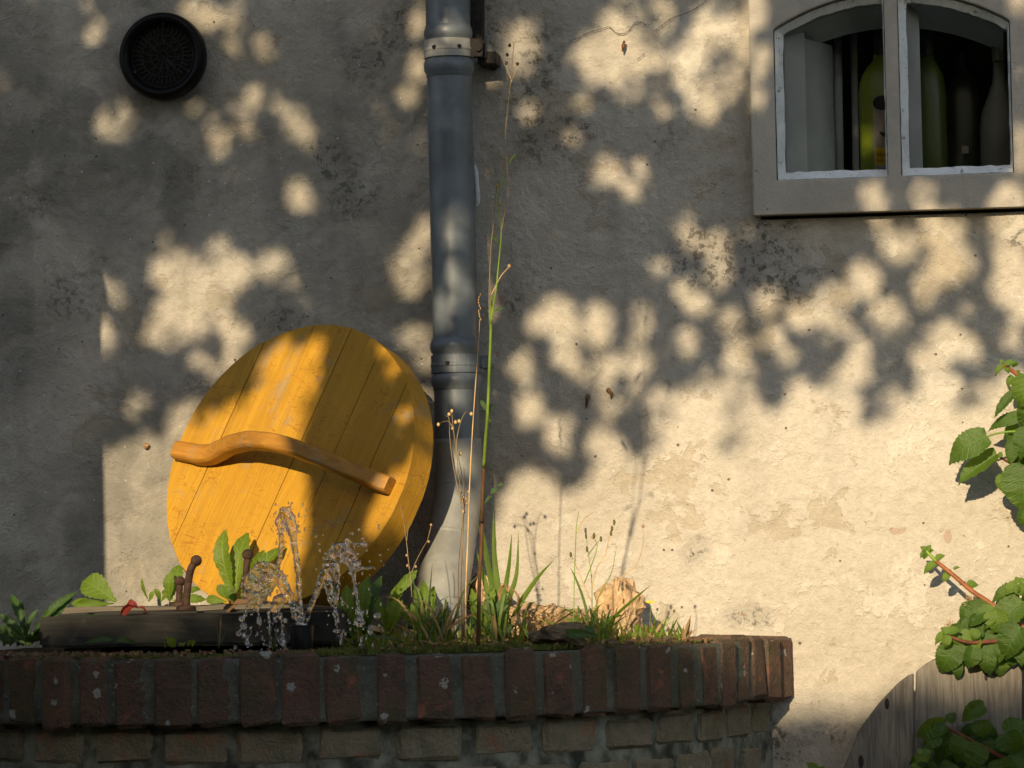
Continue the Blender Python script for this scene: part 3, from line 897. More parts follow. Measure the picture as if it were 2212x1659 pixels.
def clamp(y0, y1, mat, ear):
    rows = [(y0, 51.5), (y0 + .5, 54), (y0 + (y1 - y0) * .45, 54), (y0 + (y1 - y0) * .5, 55.2), (y0 + (y1 - y0) * .6, 55.2), (y0 + (y1 - y0) * .65, 54), (y1 - .5, 54), (y1, 51.5)]
    c = lat('clamp', rows, mat)
    for p in c.data.polygons: p.use_smooth = False
    e = MB()
    m_ = pp((y0 + y1) / 2)
    h_ = S((y1 - y0) / 2, pd)
    rot = Matrix.Rotation(0.02, 3, 'Y')
    # two ears closed by a bolt on the right, and the spike into the wall
    if ear:
        e.box(m_ + Vector((R0 + .006, -0.014, 0)), .016, .0016, h_, rot)
        e.box(m_ + Vector((R0 + .012, 0.004, 0)), .014, .0016, h_, rot)
        e.tube([m_ + Vector((R0 + .015, -.022, -.002)), m_ + Vector((R0 + .015, .012, -.002))], .0055, 8)
        e.box(m_ + Vector((R0 + .026, 0.040, -0.014)), .016, .030, .010, rot)
        e.tube([m_ + Vector((R0 + .012, .010, -.006)), m_ + Vector((R0 + .030, .075, -.022))], .007, 8)
        e.box(m_ + Vector((R0 + .006, 0.050, 0.060)), .010, .016, .055, rot)
    else:
        e.box(m_ + Vector((R0 + .010, 0.004, 0)), .012, .002, h_ * .9, rot)
        e.tube([m_ + Vector((R0 + .012, -.004, 0)), m_ + Vector((R0 + .012, .006, 0))], .008, 10)
        e.tube([m_ + Vector((R0 + .012, .006, 0)), m_ + Vector((R0 + .012, .075, 0))], .005, 8)
    ek = e.build('bracket', M['iron'] if ear else mat, c)
    for dx in (-.45, .55) if ear else (-.2,):
        an = math.asin(max(-.95, min(.95, dx)))
        rr = S(54.5, pd)
        o_ = m_ + Vector((rr * math.sin(an), -rr * math.cos(an), 0))
        nrm = Vector((math.sin(an), -math.cos(an), 0))
        sc_ = MB(); sc_.tube([o_ - nrm * .001, o_ + nrm * .0022], [.0042, .0034], 10)
        sc_.build('screw', M['iron'], c)
clamp(88, 127, M['zinc'], True)
clamp(767, 807, M['pvc'], False)
# bead of sealant left on the wall
mb = MB()
mb.tube([at(x, y, .004) for x, y in ((1026, 356), (1029, 372), (1031, 400), (1033, 425), (1032, 440), (1028, 446))], [.002, .0035, .0032, .0038, .003, .0015], 8)
tag(mb.build('sealant_bead', M['white_paint'], smooth=True), 'thin pale bead of sealant on the wall just right of the pipe', 'sealant')

# ------------------------------------------------------------------ round vent
vc = at(357, 125, 0.0)
vent = empty('vent_cover', vc, 'round black plastic vent cover with lattice grille at upper left of the wall', 'vent')
RV = S(93)
prof = [(RV * 1.0, -.004), (RV * 1.03, .010), (RV * 1.03, .026), (RV * .99, .034), (RV * .93, .038), (RV * .86, .037), (RV * .78, .031), (RV * .74, .020)]
mb = MB(); mb.lathe(prof, vc, (0, -1, 0), (1, 0, 0), 72); mb.build('rim', M['black'], vent, smooth=True)
mb = MB(); mb.lathe([(RV * .80, .016), (0.0001, .016)], vc, (0, -1, 0), (1, 0, 0), 48); mb.build('back_disc', M['black'], vent)
mb = MB()
GYv = -0.0205
def gp_(r, a):
    r *= .95
    return Vector((vc.x + r * RV * math.sin(a), vc.y + GYv, vc.z + r * RV * math.cos(a)))
def gring(r, n=48): mb.tube([gp_(r, 2 * math.pi * k / n) for k in range(n + 1)], .0011, 5, caps=False)
for r in (.775, .52, .13): gring(r)
n_ = 36
for k in range(n_):
    a = 2 * math.pi * k / n_
    mb.tube([gp_(.54, a), gp_(.66, a + .05), gp_(.765, a + .015)], .0012, 5)
for k in range(12):
    a = 2 * math.pi * k / 12
    mb.tube([gp_(.13, a), gp_(.34, a + .14), gp_(.52, a)], .0011, 5)
    mb.tube([gp_(.34, a + .14), gp_(.52, a + .26)], .0010, 5)
    mb.tube([gp_(.34, a + .14), gp_(.30, a + .40), gp_(.34, a + .14 + 2 * math.pi / 12)], .0010, 5)
for a in (.785, .785 + math.pi): mb.tube([gp_(0, 0), gp_(.76, a + math.pi / 2)], .0014, 5)
mb.build('grille', M['grille'], vent, smooth=True)
for a in (0.05, 2.15, 4.2):
    mb = MB(); o_ = gp_(.80, a); mb.ball((o_.x, o_.y - .004, o_.z), .0045, 8, 5)
    mb.build('screw', M['grille'], vent, smooth=True)

# ------------------------------------------------------------------ brick bed
BZ = 0.85
WR = at(1712, 1400, 0).x
TH = math.radians(72)
def outline(off):
    """plan of the bed, inset by off: list of (x, depth) from the right wall end to the left one, finely sampled"""
    R = 0.75
    front = 0.78
    d1 = front - R + R * math.cos(TH)
    xc = WR - 0.325 * d1 - math.sin(TH) * R
    dc = front - R
    r = R - off
    pts = []
    p1 = (xc + math.sin(TH) * r, dc + math.cos(TH) * r)
    p0 = (p1[0] + 0.325 * p1[1], 0.0)
    for i in range(20): pts.append((p0[0] + (p1[0] - p0[0]) * i / 20, p0[1] + (p1[1] - p0[1]) * i / 20))
    for i in range(161):
        th = TH - 2 * TH * i / 160
        pts.append((xc + math.sin(th) * r, dc + math.cos(th) * r))
    q1 = (xc - math.sin(TH) * r, dc + math.cos(TH) * r)
    q0 = (q1[0] - 0.325 * q1[1], 0.0)
    for i in range(1, 21): pts.append((q1[0] + (q0[0] - q1[0]) * i / 20, q1[1] + (q0[1] - q1[1]) * i / 20))
    return pts
BED_X = WR - 0.325 * 0.262 - math.sin(TH) * 0.75
planter = empty('brick_planter', (BED_X, -0.35, 0), 'curved brick bed built against the wall with upright capping bricks', 'planter')
def band(off, z0, z1, name, mat, jit=0.0, seed=1, rows=6):
    P = outline(off)
    rg = random.Random(seed)
    mb = MB()
    n = len(P)
    zz = [z0 + (z1 - z0) * k / rows for k in range(rows + 1)]
    for z in zz:
        for (x, d) in P:
            j = rg.uniform(-jit, jit)
            mb.v.append((x + j, -d + j, z))
    for k in range(rows):
        for i in range(n - 1):
            a = k * n + i
            mb.f.append((a + 1, a, a + n, a + n + 1)); mb.m.append(0)
    Pi = outline(off + 0.20)
    b0 = len(mb.v)
    for (x, d) in Pi: mb.v.append((x, -d, z1))
    for i in range(n - 1):
        a = rows * n + i
        mb.f.append((a + 1, a, b0 + i, b0 + i + 1)); mb.m.append(0)
    b1 = len(mb.v)
    for (x, d) in Pi: mb.v.append((x, -d, z0))
    for i in range(n - 1):
        mb.f.append((i, i + 1, b1 + i + 1, b1 + i)); mb.m.append(0)
    return mb.build(name, mat, planter, smooth=True)
CAPH = 0.106
band(0.0012, BZ - CAPH + .004, BZ - .004, 'capping_mortar', M['mortar'], 0.0016, 3, 12)
band(0.036, 0.0, BZ - CAPH + .006, 'wall_mortar', M['mortar_pale'], 0.0018, 4, 80)

def brick_mesh(name, hx, hy, hz, seed, ch=0.004, jit=0.0032):
    rg = random.Random(seed)
    bm = bmesh.new()
    bmesh.ops.create_cube(bm, size=1.0)
    for v in bm.verts:
        v.co = Vector((v.co.x * 2 * hx, v.co.y * 2 * hy, v.co.z * 2 * hz)) + Vector((rg.uniform(-jit, jit), rg.uniform(-jit, jit), rg.uniform(-jit, jit)))
    bmesh.ops.bevel(bm, geom=list(bm.edges), offset=ch, segments=1, affect='EDGES', profile=0.6)
    for v in bm.verts:
        v.co += Vector((rg.uniform(-1, 1), rg.uniform(-1, 1), rg.uniform(-1, 1))) * jit * 0.7
    me = bpy.data.meshes.new(name); bm.to_mesh(me); bm.free()
    return me
def arclen(P):
    L = [0.0]
    for a, b in zip(P[:-1], P[1:]): L.append(L[-1] + math.hypot(b[0] - a[0], b[1] - a[1]))
    return L
def along(P, L, s):
    import bisect
    k = max(1, min(len(L) - 1, bisect.bisect(L, s)))
    t = (s - L[k - 1]) / max(1e-9, L[k] - L[k - 1])
    a, b = P[k - 1], P[k]
    return (a[0] + (b[0] - a[0]) * t, a[1] + (b[1] - a[1]) * t), (b[0] - a[0], b[1] - a[1])
def lay(off, pitch, z, meshes, hy, rg, start, proud, mat, tilt=0.02, zj=0.002):
    P = outline(off); L = arclen(P)
    s = start
    while s < L[-1] - pitch * 0.4:
        (x, d), (tx, td) = along(P, L, s)
        tl = math.hypot(tx, td)
        nx, nd = (-td / tl, tx / tl)
        if nd * 0 + (nx * (x - BED_X) + nd * (d - 0.03)) < 0: nx, nd = -nx, -nd
        pr = proud + rg.uniform(-.0025, .0025)
        c = Vector((x + nx * (pr - hy), -(d + nd * (pr - hy)), z + rg.uniform(-zj, zj)))
        me = rg.choice(meshes)
        o = link('brick', me, mat, planter)
        ang = math.atan2(nx, nd)                # outward direction from -Y
        o.rotation_euler = (rg.uniform(-tilt, tilt), rg.uniform(-tilt, tilt) * .6, ang + rg.uniform(-tilt, tilt) + (math.pi if rg.random() < .5 else 0))
        o.location = c
        s += pitch * rg.uniform(0.95, 1.05)
rg = random.Random(5)
capm = [brick_mesh('capping_brick', 0.0278 + rg.uniform(-.004, .002), 0.095, CAPH / 2 + rg.uniform(-.0015, .002), 40 + k, 0.006) for k in range(7)]
lay(0.0, 0.0685, BZ - CAPH / 2, capm, 0.095, rg, 0.030, 0.0028, M['cap_brick'], 0.014)
hdm = [brick_mesh('header_brick', 0.0520 + rg.uniform(-.004, .002), 0.05, 0.0262 + rg.uniform(-.0012, .001), 70 + k, 0.007) for k in range(7)]
for k in range(12):
    lay(0.034, 0.1185, BZ - CAPH - 0.033 - k * 0.0655, hdm, 0.05, rg, 0.05 + (0.0575 if k % 2 else 0.0), 0.0030, M['body_brick'], 0.012)

# soil inside the bed
P = outline(0.10)
mb = MB()
NR = 14
n = len(P)
for r in range(NR + 1):
    t = r / NR
    for (x, d) in P:
        X = BED_X + (x - BED_X) * (1 - t); D = d * (1 - t) + 0.002
        h = BZ - 0.004 + 0.016 * (1 - abs(2 * t - 1)) * 0.6 + 0.008 * mnoise.noise(Vector((X * 9, D * 9, 3)))
        if r == 0: h = BZ - 0.006
        mb.v.append((X, -D, h))
for r in range(NR):
    for i in range(n - 1):
        a = r * n + i
        mb.f.append((a + 1, a, a + n, a + n + 1)); mb.m.append(0)
tag(mb.build('soil', M['soil'], smooth=True), 'dark soil filling the curved brick bed', 'soil', kind='stuff')

# hairline cracks in the plaster
for pts in ([(1240, 86), (1268, 72), (1300, 62), (1316, 58), (1330, 70), (1346, 73), (1358, 66), (1372, 49), (1384, 48), (1396, 54)], [(1416, 66), (1436, 50), (1450, 40), (1478, 30), (1500, 20), (1524, 2), (1540, -20)], [(1376, 128), (1392, 116)]):
    mb = MB(); rgk = random.Random(len(pts))
    Q = spline(pts, 8 * len(pts))
    prev = None
    for k in range(len(Q) - 1):
        p, q = at(Q[k][0] + rgk.uniform(-1, 1), Q[k][1] + rgk.uniform(-1.5, 1.5), .0042), at(Q[k + 1][0], Q[k + 1][1], .0042)
        if prev is not None: p = prev
        prev = q
        n_ = Vector((-(q - p).z, 0, (q - p).x)).normalized() * rgk.uniform(.0003, .0009)
        mb.add([p - n_, q - n_, q + n_, p + n_], [(0, 1, 2, 3)])
    mb.build('crack', M['bark'], house)

# ------------------------------------------------------------------ round wooden lid leaning on the wall
LN = (_f * -0.755 + _r * -0.535 + _u * 0.375).normalized()
LC = at(622, 1004, 0.20)
LR = S(331, .2)
LT = 0.056
lz = onplane(753, 710, LC, LN) - onplane(680, 873, LC, LN)           # along the boards
lz.normalize()
lx = lz.cross(LN).normalized()                                       # across the boards
if lx.x < 0: lx = -lx
_up = Vector((0, 0, 1))
LM = Matrix(((lx.x, -LN.x, lz.x, LC.x), (lx.y, -LN.y, lz.y, LC.y), (lx.z, -LN.z, lz.z, LC.z), (0, 0, 0, 1)))
lid = empty('round_lid', LC - _up * LR * .8, 'thick round lid of ochre varnished oak boards leaning against wall and pipe', 'lid')
edges = [-1.0, -0.66, -0.30, 0.02, 0.33, 0.66, 1.0]
for k in range(6):
    a, b = edges[k] * LR, edges[k + 1] * LR
    g_ = 0.0006
    a2, b2 = (a + g_ if k else a + .001), (b - g_ if k < 5 else b - .001)
    n = 60
    top = [(x, math.sqrt(max(0, LR * LR - x * x))) for x in LR * np.sin(np.linspace(math.asin(max(-1, a2 / LR)), math.asin(min(1, b2 / LR)), n))]
    ring = top + [(x, -z) for x, z in top[::-1]]
    mb = MB()
    ch = 0.0009
    c0 = (a2 + b2) / 2
    dj = (0, .0006, -.0004, .0003, -.0003, .0004)[k]
    ins = [((x - c0) * (1 - ch / max(.01, (b2 - a2) / 2)) + c0, z * (1 - .004)) for x, z in ring]
    L = len(ring)
    vs_ = [(x, dj, z) for x, z in ins] + [(x, dj + ch, z) for x, z in ring] + [(x, LT, z) for x, z in ring]
    fs_ = [tuple(range(L))]
    for q in range(2):
        for i in range(L):
            i2 = (i + 1) % L
            fs_.append((q * L + i2, q * L + i, (q + 1) * L + i, (q + 1) * L + i2))
    fs_.append(tuple(2 * L + i for i in range(L))[::-1])
    mb.add(vs_, fs_)
    me = mb.mesh('board', M['ochre'], merge=True)
    o = link('board', me, None, lid)
    o.matrix_basis = LM
# handle: bent bar, flat feet, bowed out from the face
hp = spline([(382, 973, .012, 20), (412, 979, .013, 21), (446, 983, .016, 22), (474, 973, .028, 21.5), (506, 959, .050, 20), (550, 952, .070, 19), (605, 958, .082, 18.5), (665, 978, .082, 18), (722, 1002, .068, 18), (772, 1022, .044, 18.5), (810, 1037, .020, 19), (842, 1049, .013, 19)], 46)
hc = [onplane(x, y, LC + LN * h, LN) for (x, y, h, r) in hp]
hr = [S(r, .22) for (_, _, _, r) in hp]
mb = MB()
axh = (hc[-1] - hc[0]).normalized()
rows = []
for i, c in enumerate(hc):
    t = (hc[min(i + 1, len(hc) - 1)] - hc[max(i - 1, 0)]).normalized()
    nrm = (LN - t * LN.dot(t)).normalized()
    sd = t.cross(nrm)
    r = hr[i]; dth = 0.0135
    sec = [(-1, -.75), (-.75, -1), (.75, -1), (1, -.75), (1, .6), (.72, 1), (-.72, 1), (-1, .6)]
    wv_ = Vector((0, 0, 1)) * (.0003 * math.sin(i * 1.7) + .0006 * math.sin(i * .43))
    rows.append([c + wv_ + sd * (u * r * (1 + .02 * math.sin(i * 1.1 + u))) + nrm * (w * dth) for u, w in sec])
q = len(rows[0])
vs_ = [p for r_ in rows for p in r_]
fs_ = [(i * q + k, i * q + (k + 1) % q, (i + 1) * q + (k + 1) % q, (i + 1) * q + k) for i in range(len(rows) - 1) for k in range(q)]
fs_ += [tuple(range(q))[::-1], tuple((len(rows) - 1) * q + k for k in range(q))]
mb.add(vs_, fs_)
HM = Matrix(((axh.x, LN.x, axh.cross(LN).x, LC.x), (axh.y, LN.y, axh.cross(LN).y, LC.y), (axh.z, LN.z, axh.cross(LN).z, LC.z), (0, 0, 0, 1)))
me = mb.mesh('handle', M['ochre_handle'], merge=True)
me.transform(HM.inverted())
ho = link('handle', me, None, lid); ho.matrix_basis = HM
bv = ho.modifiers.new('soft', 'BEVEL'); bv.width = .002; bv.segments = 2; bv.limit_method = 'ANGLE'

# ------------------------------------------------------------------ board cover on the bed, with iron pegs
cov = empty('well_cover', at(400, 1390, .42), 'dark timber board cover lying on the brick bed, iron pegs on top', 'cover')
def board(name, x0, x1, d0, d1, z0, z1, mat, seed, taper=0.0):
    rg = random.Random(seed)
    bm = bmesh.new(); bmesh.ops.create_cube(bm, size=1)
    for v in bm.verts:
        fx = (v.co.x + .5); fy = (v.co.y + .5); fz = v.co.z + .5
        X = x0 + (x1 - x0) * fx; D = d1 + (d0 - d1) * fy
        if taper and fy > .5: X = x0 + taper + (x1 - x0 - 2 * taper) * fx
        v.co = (X, -D, z0 + (z1 - z0) * fz)
    bmesh.ops.subdivide_edges(bm, edges=[e for e in bm.edges if abs(e.verts[0].co.x - e.verts[1].co.x) > .2], cuts=10)
    for v in bm.verts: v.co += Vector((0, rg.uniform(-.0015, .0015), rg.uniform(-.0018, .0018)))
    bmesh.ops.bevel(bm, geom=[e for e in bm.edges if e.calc_face_angle(0) > .8], offset=.004, segments=2, affect='EDGES')
    me = bpy.data.meshes.new(name); bm.to_mesh(me); bm.free(); me.materials.append(mat)
    return link(name, me, None, cov)
xa = at(84, 1340, .55).x; xb = at(724, 1340, .55).x
board('board', xa, xb, .435, .55, BZ + .012, BZ + .062, M['cover'], 1)
board('board', xa - .01, xb - .004, .317, .431, BZ + .012, BZ + .0655, M['cover'], 2, .02)
board('board', at(150, 1300, .25).x, at(700, 1300, .25).x, .19, .313, BZ + .012, BZ + .073, M['cover_pale'], 3, .05)
for fx in (.14, .86):
    bt = MB(); bt.box((xa + (xb - xa) * fx, -.375, BZ + .003), .03, .16, .0085)
    bt.build('batten', M['cover'], cov)
def peg(pts, d, r, ballr):
    mb = MB()
    P_ = spline([(x, y) for x, y in pts], 14)
    pth = [at(x, y, d) for x, y in P_]
    mb.tube(pth, [S(r, d) * (1.15 if i < 2 else 1.0) for i in range(14)], 12)
    b = pth[-1]; mb.ball(b, S(ballr, d), 16, 10)
    zb = pth[0]
    mb.lathe([(0, .004), (S(19, d), .003), (S(22, d), .0), (S(22, d), -.004)], (zb.x, zb.y, zb.z), (0, 0, 1), (1, 0, 0), 18)
    return mb.build('iron_peg', M['rust'], cov, smooth=True)
peg([(402, 1312), (403, 1290), (407, 1255), (413, 1228), (424, 1211)], .49, 8.5, 12.5)
peg([(386, 1304), (387, 1290), (388, 1272), (389, 1256)], .36, 7.5, 11.5)
peg([(531, 1300), (531, 1270), (532, 1235), (535, 1198)], .37, 7.5, 12.5)

# ------------------------------------------------------------------ little fountain
FD = 0.62
ftn = empty('fountain', at(652, 1400, FD), 'small black fountain nozzle throwing three clear jets of water', 'fountain')
o_ = at(652, 1402, FD)
mb = MB(); R_ = S(27, FD)
mb.lathe([(R_ * .85, -.01), (R_ * .92, .0), (R_, .036), (R_ * .93, .0375), (R_ * .8, .030), (.0005, .028)], o_, (0, 0, 1), (1, 0, 0), 28)
mb.build('nozzle', M['black'], ftn, smooth=True)
def fuse(name, parts, vox=0.0017, rough=0.0016, freq=120, seed=0):
    """parts: list of (path, radii, flat) -> one lumpy water body"""
    mb = MB()
    for path, radii, flat_ in parts:
        mb.tube(path, radii, 14, True, 0, flat_, Vector((0, 1, 0)))
    me = mb.mesh(name)
    ob = bpy.data.objects.new(name, me); COL.objects.link(ob)
    md = ob.modifiers.new('r', 'REMESH'); md.mode = 'VOXEL'; md.voxel_size = vox
    bpy.context.view_layer.update()
    m2 = bpy.data.meshes.new_from_object(ob.evaluated_get(bpy.context.evaluated_depsgraph_get()))
    bpy.data.objects.remove(ob)
    m2.name = name
    off = Vector((seed * 3.7, seed * 1.3, 0))
    for v in m2.vertices:
        nv = v.normal
        v.co += nv * (rough * (mnoise.noise(v.co * freq + off) + .55 * mnoise.noise(v.co * freq * 2.3 + off)) )
    m2.polygons.foreach_set('use_smooth', [True] * len(m2.polygons))
    m2.materials.clear(); m2.materials.append(M['water'])
    return link(name, m2, None, ftn)
def wp(pts, n, d=FD):
    """pts: (px, py, radius_px [, depth])"""
    Q = spline([(p[0], p[1], p[2], (p[3] if len(p) > 3 else d)) for p in pts], n)
    return [at(a, b, e) for a, b, c, e in Q], [max(S(c, e) * .82, .0011) for a, b, c, e in Q]
rgw = random.Random(3)
# left fan: sheet that rises from the nozzle and tears into drips
parts = []
p, r = wp([(652, 1360, 9), (640, 1325, 11), (622, 1285, 13), (604, 1252, 18), (585, 1228, 17), (562, 1222, 12), (552, 1216, 6)], 24); parts.append((p, r, .35))
p, r = wp([(600, 1250, 14), (575, 1262, 26), (556, 1280, 26), (550, 1302, 20), (556, 1318, 10)], 20); parts.append((p, r, .28))
p, r = wp([(560, 1232, 14), (545, 1245, 16), (536, 1268, 14), (532, 1290, 8)], 14); parts.append((p, r, .3))
p, r = wp([(620, 1285, 12), (602, 1300, 18), (595, 1318, 14), (598, 1335, 6)], 14); parts.append((p, r, .3))
for (x0, y0, x1, y1, rr) in ((540, 1290, 530, 1330, 4.5), (533, 1310, 522, 1352, 4), (556, 1310, 560, 1335, 4), (580, 1320, 583, 1398, 4.5), (604, 1325, 611, 1372, 6), (611, 1350, 616, 1400, 4.5), (590, 1318, 597, 1345, 5)):
    p, r = wp([(x0, y0, rr), ((x0 + x1) / 2 + rgw.uniform(-3, 3), (y0 + y1) / 2, rr * .6), (x1, y1, rr * .95)], 12); parts.append((p, r, .8))
fuse('water_sheet', parts, .0014, .0034, 75, 1)
# middle jet
parts = []
p, r = wp([(656, 1360, 5), (651, 1325, 6), (646, 1280, 7), (643, 1240, 8), (640, 1205, 8), (636, 1180, 9), (632, 1160, 10)], 30); parts.append((p, r, .7))
p, r = wp([(634, 1165, 9), (630, 1140, 16), (622, 1118, 19), (612, 1106, 15), (628, 1100, 10)], 18); parts.append((p, r, .6))
p, r = wp([(612, 1110, 14), (604, 1125, 11), (605, 1142, 8), (607, 1152, 4)], 12); parts.append((p, r, .6))
p, r = wp([(607, 1152, 6), (608, 1175, 8), (604, 1205, 7), (600, 1235, 4), (598, 1248, 3)], 20); parts.append((p, r, .7))
fuse('water_jet', parts, .0012, .0026, 85, 2)
# right jet
parts = []
p, r = wp([(652, 1362, 9), (664, 1330, 8), (678, 1295, 8), (692, 1255, 9), (704, 1225, 10), (716, 1200, 14), (730, 1186, 18), (748, 1184, 19)], 28); parts.append((p, r, .55))
p, r = wp([(742, 1190, 17), (754, 1205, 19), (764, 1222, 16), (772, 1232, 8)], 14); parts.append((p, r, .5))
p, r = wp([(748, 1182, 9), (752, 1170, 8), (748, 1164, 4)], 8); parts.append((p, r, .8))
p, r = wp([(762, 1178, 8), (775, 1176, 6), (786, 1175, 6)], 8); parts.append((p, r, .8))
p, r = wp([(766, 1228, 8), (788, 1228, 4), (806, 1226, 3), (810, 1232, 3)], 12); parts.append((p, r, .8))
p, r = wp([(758, 1224, 9), (764, 1250, 6), (770, 1285, 4), (776, 1320, 5), (784, 1350, 6)], 24); parts.append((p, r, .7))
p, r = wp([(712, 1205, 14), (722, 1225, 13), (728, 1250, 8), (726, 1285, 7), (724, 1320, 5), (728, 1345, 7)], 26); parts.append((p, r, .45))
p, r = wp([(704, 1235, 8), (710, 1262, 11), (714, 1290, 9), (720, 1312, 5)], 16); parts.append((p, r, .28))
fuse('water_jet', parts, .0013, .0030, 80, 3)
for i, (x, y, rx, ry) in enumerate(((526, 1352, 8, 8), (522, 1336, 6, 7), (560, 1342, 7, 8), (516, 1368, 7, 6), (535, 1385, 5, 14), (527, 1372, 5, 6), (616, 1340, 5, 6), (728, 1362, 9, 5), (737, 1380, 4, 14), (776, 1342, 9, 14), (800, 1360, 6, 12), (780, 1388, 5, 15), (815, 1330, 8, 7), (611, 1385, 9, 10), (786, 1176, 7, 6), (760, 1152, 4, 3), (508, 1398, 4, 5), (596, 1090, 3, 3), (690, 1175, 3, 3))):
    mb = MB(); c = at(x, y, FD + rgw.uniform(-.02, .02))
    mb.ball((0, 0, 0), 1.0, 12, 9, (S(rx, FD), S((rx + ry) / 2, FD) * .8, S(ry, FD)))
    o = mb.build('drop', M['water'], ftn, smooth=True)
    for v in o.data.vertices: v.co += v.normal * .0010 * mnoise.noise(v.co * 160 + Vector((i, 0, 0)))
    o.location = c

mb = MB()
for k in range(320):
    cx, cy, sp_ = ((560, 1270, 34), (618, 1130, 22), (745, 1200, 34), (580, 1370, 36), (770, 1340, 30))[k % 5]
    p_ = at(cx + rgw.gauss(0, sp_), cy + rgw.gauss(0, sp_ * .9), FD + rgw.uniform(-.03, .03))
    if p_.z < BZ: continue
    mb.ball(p_, rgw.uniform(.0006, .0021), 6, 5, (1, 1, rgw.uniform(1, 2.2)))
sp_o = mb.build('spray', M['water'], ftn, smooth=True); sp_o['kind'] = 'stuff'

# ------------------------------------------------------------------ grey board gate with arched top
GD = 0.10
fence = empty('board_gate', at(2050, 1659, GD), 'weathered grey wooden gate with arched top half hidden by the climber', 'gate')
def gate_top(px):
    P_ = [(1815, 1672), (1830, 1640), (1860, 1570), (1900, 1517), (1940, 1475), (1976, 1449), (2010, 1428), (2060, 1402), (2120, 1384), (2212, 1378), (2300, 1384), (2420, 1420)]
    for a, b in zip(P_[:-1], P_[1:]):
        if a[0] <= px <= b[0]:
            t = (px - a[0]) / (b[0] - a[0]); return a[1] + (b[1] - a[1]) * t
    return P_[0][1] if px < P_[0][0] else P_[-1][1]
def gboard(x0, x1, seed):
    rg = random.Random(seed)
    n = 14
    mb = MB()
    rows = []
    for i in range(n):
        px = x0 + (x1 - x0) * i / (n - 1)
        yt = gate_top(px)
        tp = at(px, yt + (4 if i in (0, n - 1) else 0), GD)
        lean = -0.087 * (1659 + 700 - yt)
        bt_ = at(px + lean * .35, 1659, GD); bt_ = Vector((bt_.x, bt_.y, 0.05))
        rows.append((tp, bt_))
    th = .022
    vs_ = []; L = n
    for (tp, b_) in rows: vs_ += [tp + Vector((0, 0, 0)), b_, tp + Vector((0, th, 0)), b_ + Vector((0, th, 0))]
    fs_ = []
    for i in range(n - 1):
        a, b = 4 * i, 4 * (i + 1)
        fs_ += [(a + 1, b + 1, b, a), (a + 2, b + 2, b + 3, a + 3), (a, b, b + 2, a + 2), (a + 3, b + 3, b + 1, a + 1)]
    fs_ += [(0, 2, 3, 1), (4 * (n - 1) + 1, 4 * (n - 1) + 3, 4 * (n - 1) + 2, 4 * (n - 1))]
    mb.add(vs_, fs_)
    o = mb.build('board', M['fence'], fence, merge=True)
    b = o.modifiers.new('edge', 'BEVEL'); b.width = .003; b.segments = 2; b.limit_method = 'ANGLE'
    return o
gboard(1812, 1974, 1); gboard(1978, 2209, 2); gboard(2213, 2420, 3)
for z in (.20, .50):
    mb = MB(); mb.box((at(2230, 1500, 0).x, -GD + .036, z), .20, .013, .045)
    mb.build('rail', M['fence'], fence)
for (x, y, r) in ((1916, 1520, 7), (1860, 1645, 8), (1985, 1640, 5), (2130, 1462, 5)):
    mb = MB(); c = at(x, y, GD); mb.lathe([(S(r), .0005), (S(r) * .75, .0011), (.0001, .0013)], c, (0, -1, 0), (1, 0, 0), 14)
    mb.v = [(c.x + (v[0] - c.x) * .7, v[1], c.z + (v[2] - c.z) * 1.7) for v in mb.v]
    mb.build('knot', M['iron'], fence)

# ------------------------------------------------------------------ leaves, blades and stems
def leaf_mesh(name, mat, W=0.42, serr=0.0, heart=0.0, fold=0.25, curl=0.5, n=10, tipp=1.0, wavy=0.0, seed=0, lobes=0, ob=0):
    """leaf of unit length: base at the origin, tip at +Y, face +Z; W = half width"""
    rg = random.Random(seed)
    mb = MB()
    rows = []
    for i in range(n + 1):
        t = i / n
        w = W * (math.sin(math.pi * min(1, t ** .72)) ** .8) * (1 - .25 * t) * 1.15 if not lobes else W * (math.sin(math.pi * t) ** .9) * (.55 + .45 * abs(math.sin(lobes * math.pi * t))) * (.5 + .9 * t)
        if heart: w = W * 2.05 * (max(t, .004) ** .48) * ((1 - t) ** .92) * (1 if t < .82 else .9)
        if ob: w = W * (math.sin(math.pi * min(1, t ** 1.25)) ** .62) * (.42 + .62 * t)
        if i == n: w = 0.0 if not ob else W * .12
        if i == 0: w = W * .06 if not heart else W * .10
        y = t
        ang = curl * t * t
        z = -(1 - math.cos(ang)) / max(curl, .01) * 1.2 if curl else 0
        yy = y - max(0, curl) * .10 * t * t
        s = serr * (1 if i % 2 else -1) if 0 < i < n else 0
        back = -heart * max(0, 1 - t * 4) * .5
        wz = fold * w + wavy * rg.uniform(-1, 1) * W
        wz2 = fold * w + wavy * rg.uniform(-1, 1) * W
        rows.append(((-(w + s), yy + back * (w / W) , z + wz), (-(w + s) * .5, yy + back * .3 * (w / W), z + wz * .42 - .01), (0, yy, z), ((w + s) * .5, yy + back * .3 * (w / W), z + wz2 * .42 - .01), ((w + s), yy + back * (w / W), z + wz2)))
    vs_ = [p for r in rows for p in r]
    fs_ = [(i * 5 + k, i * 5 + k + 1, (i + 1) * 5 + k + 1, (i + 1) * 5 + k) for i in range(n) for k in range(4)]
    mb.add(vs_, fs_)
    return mb.mesh(name, mat, smooth=True)
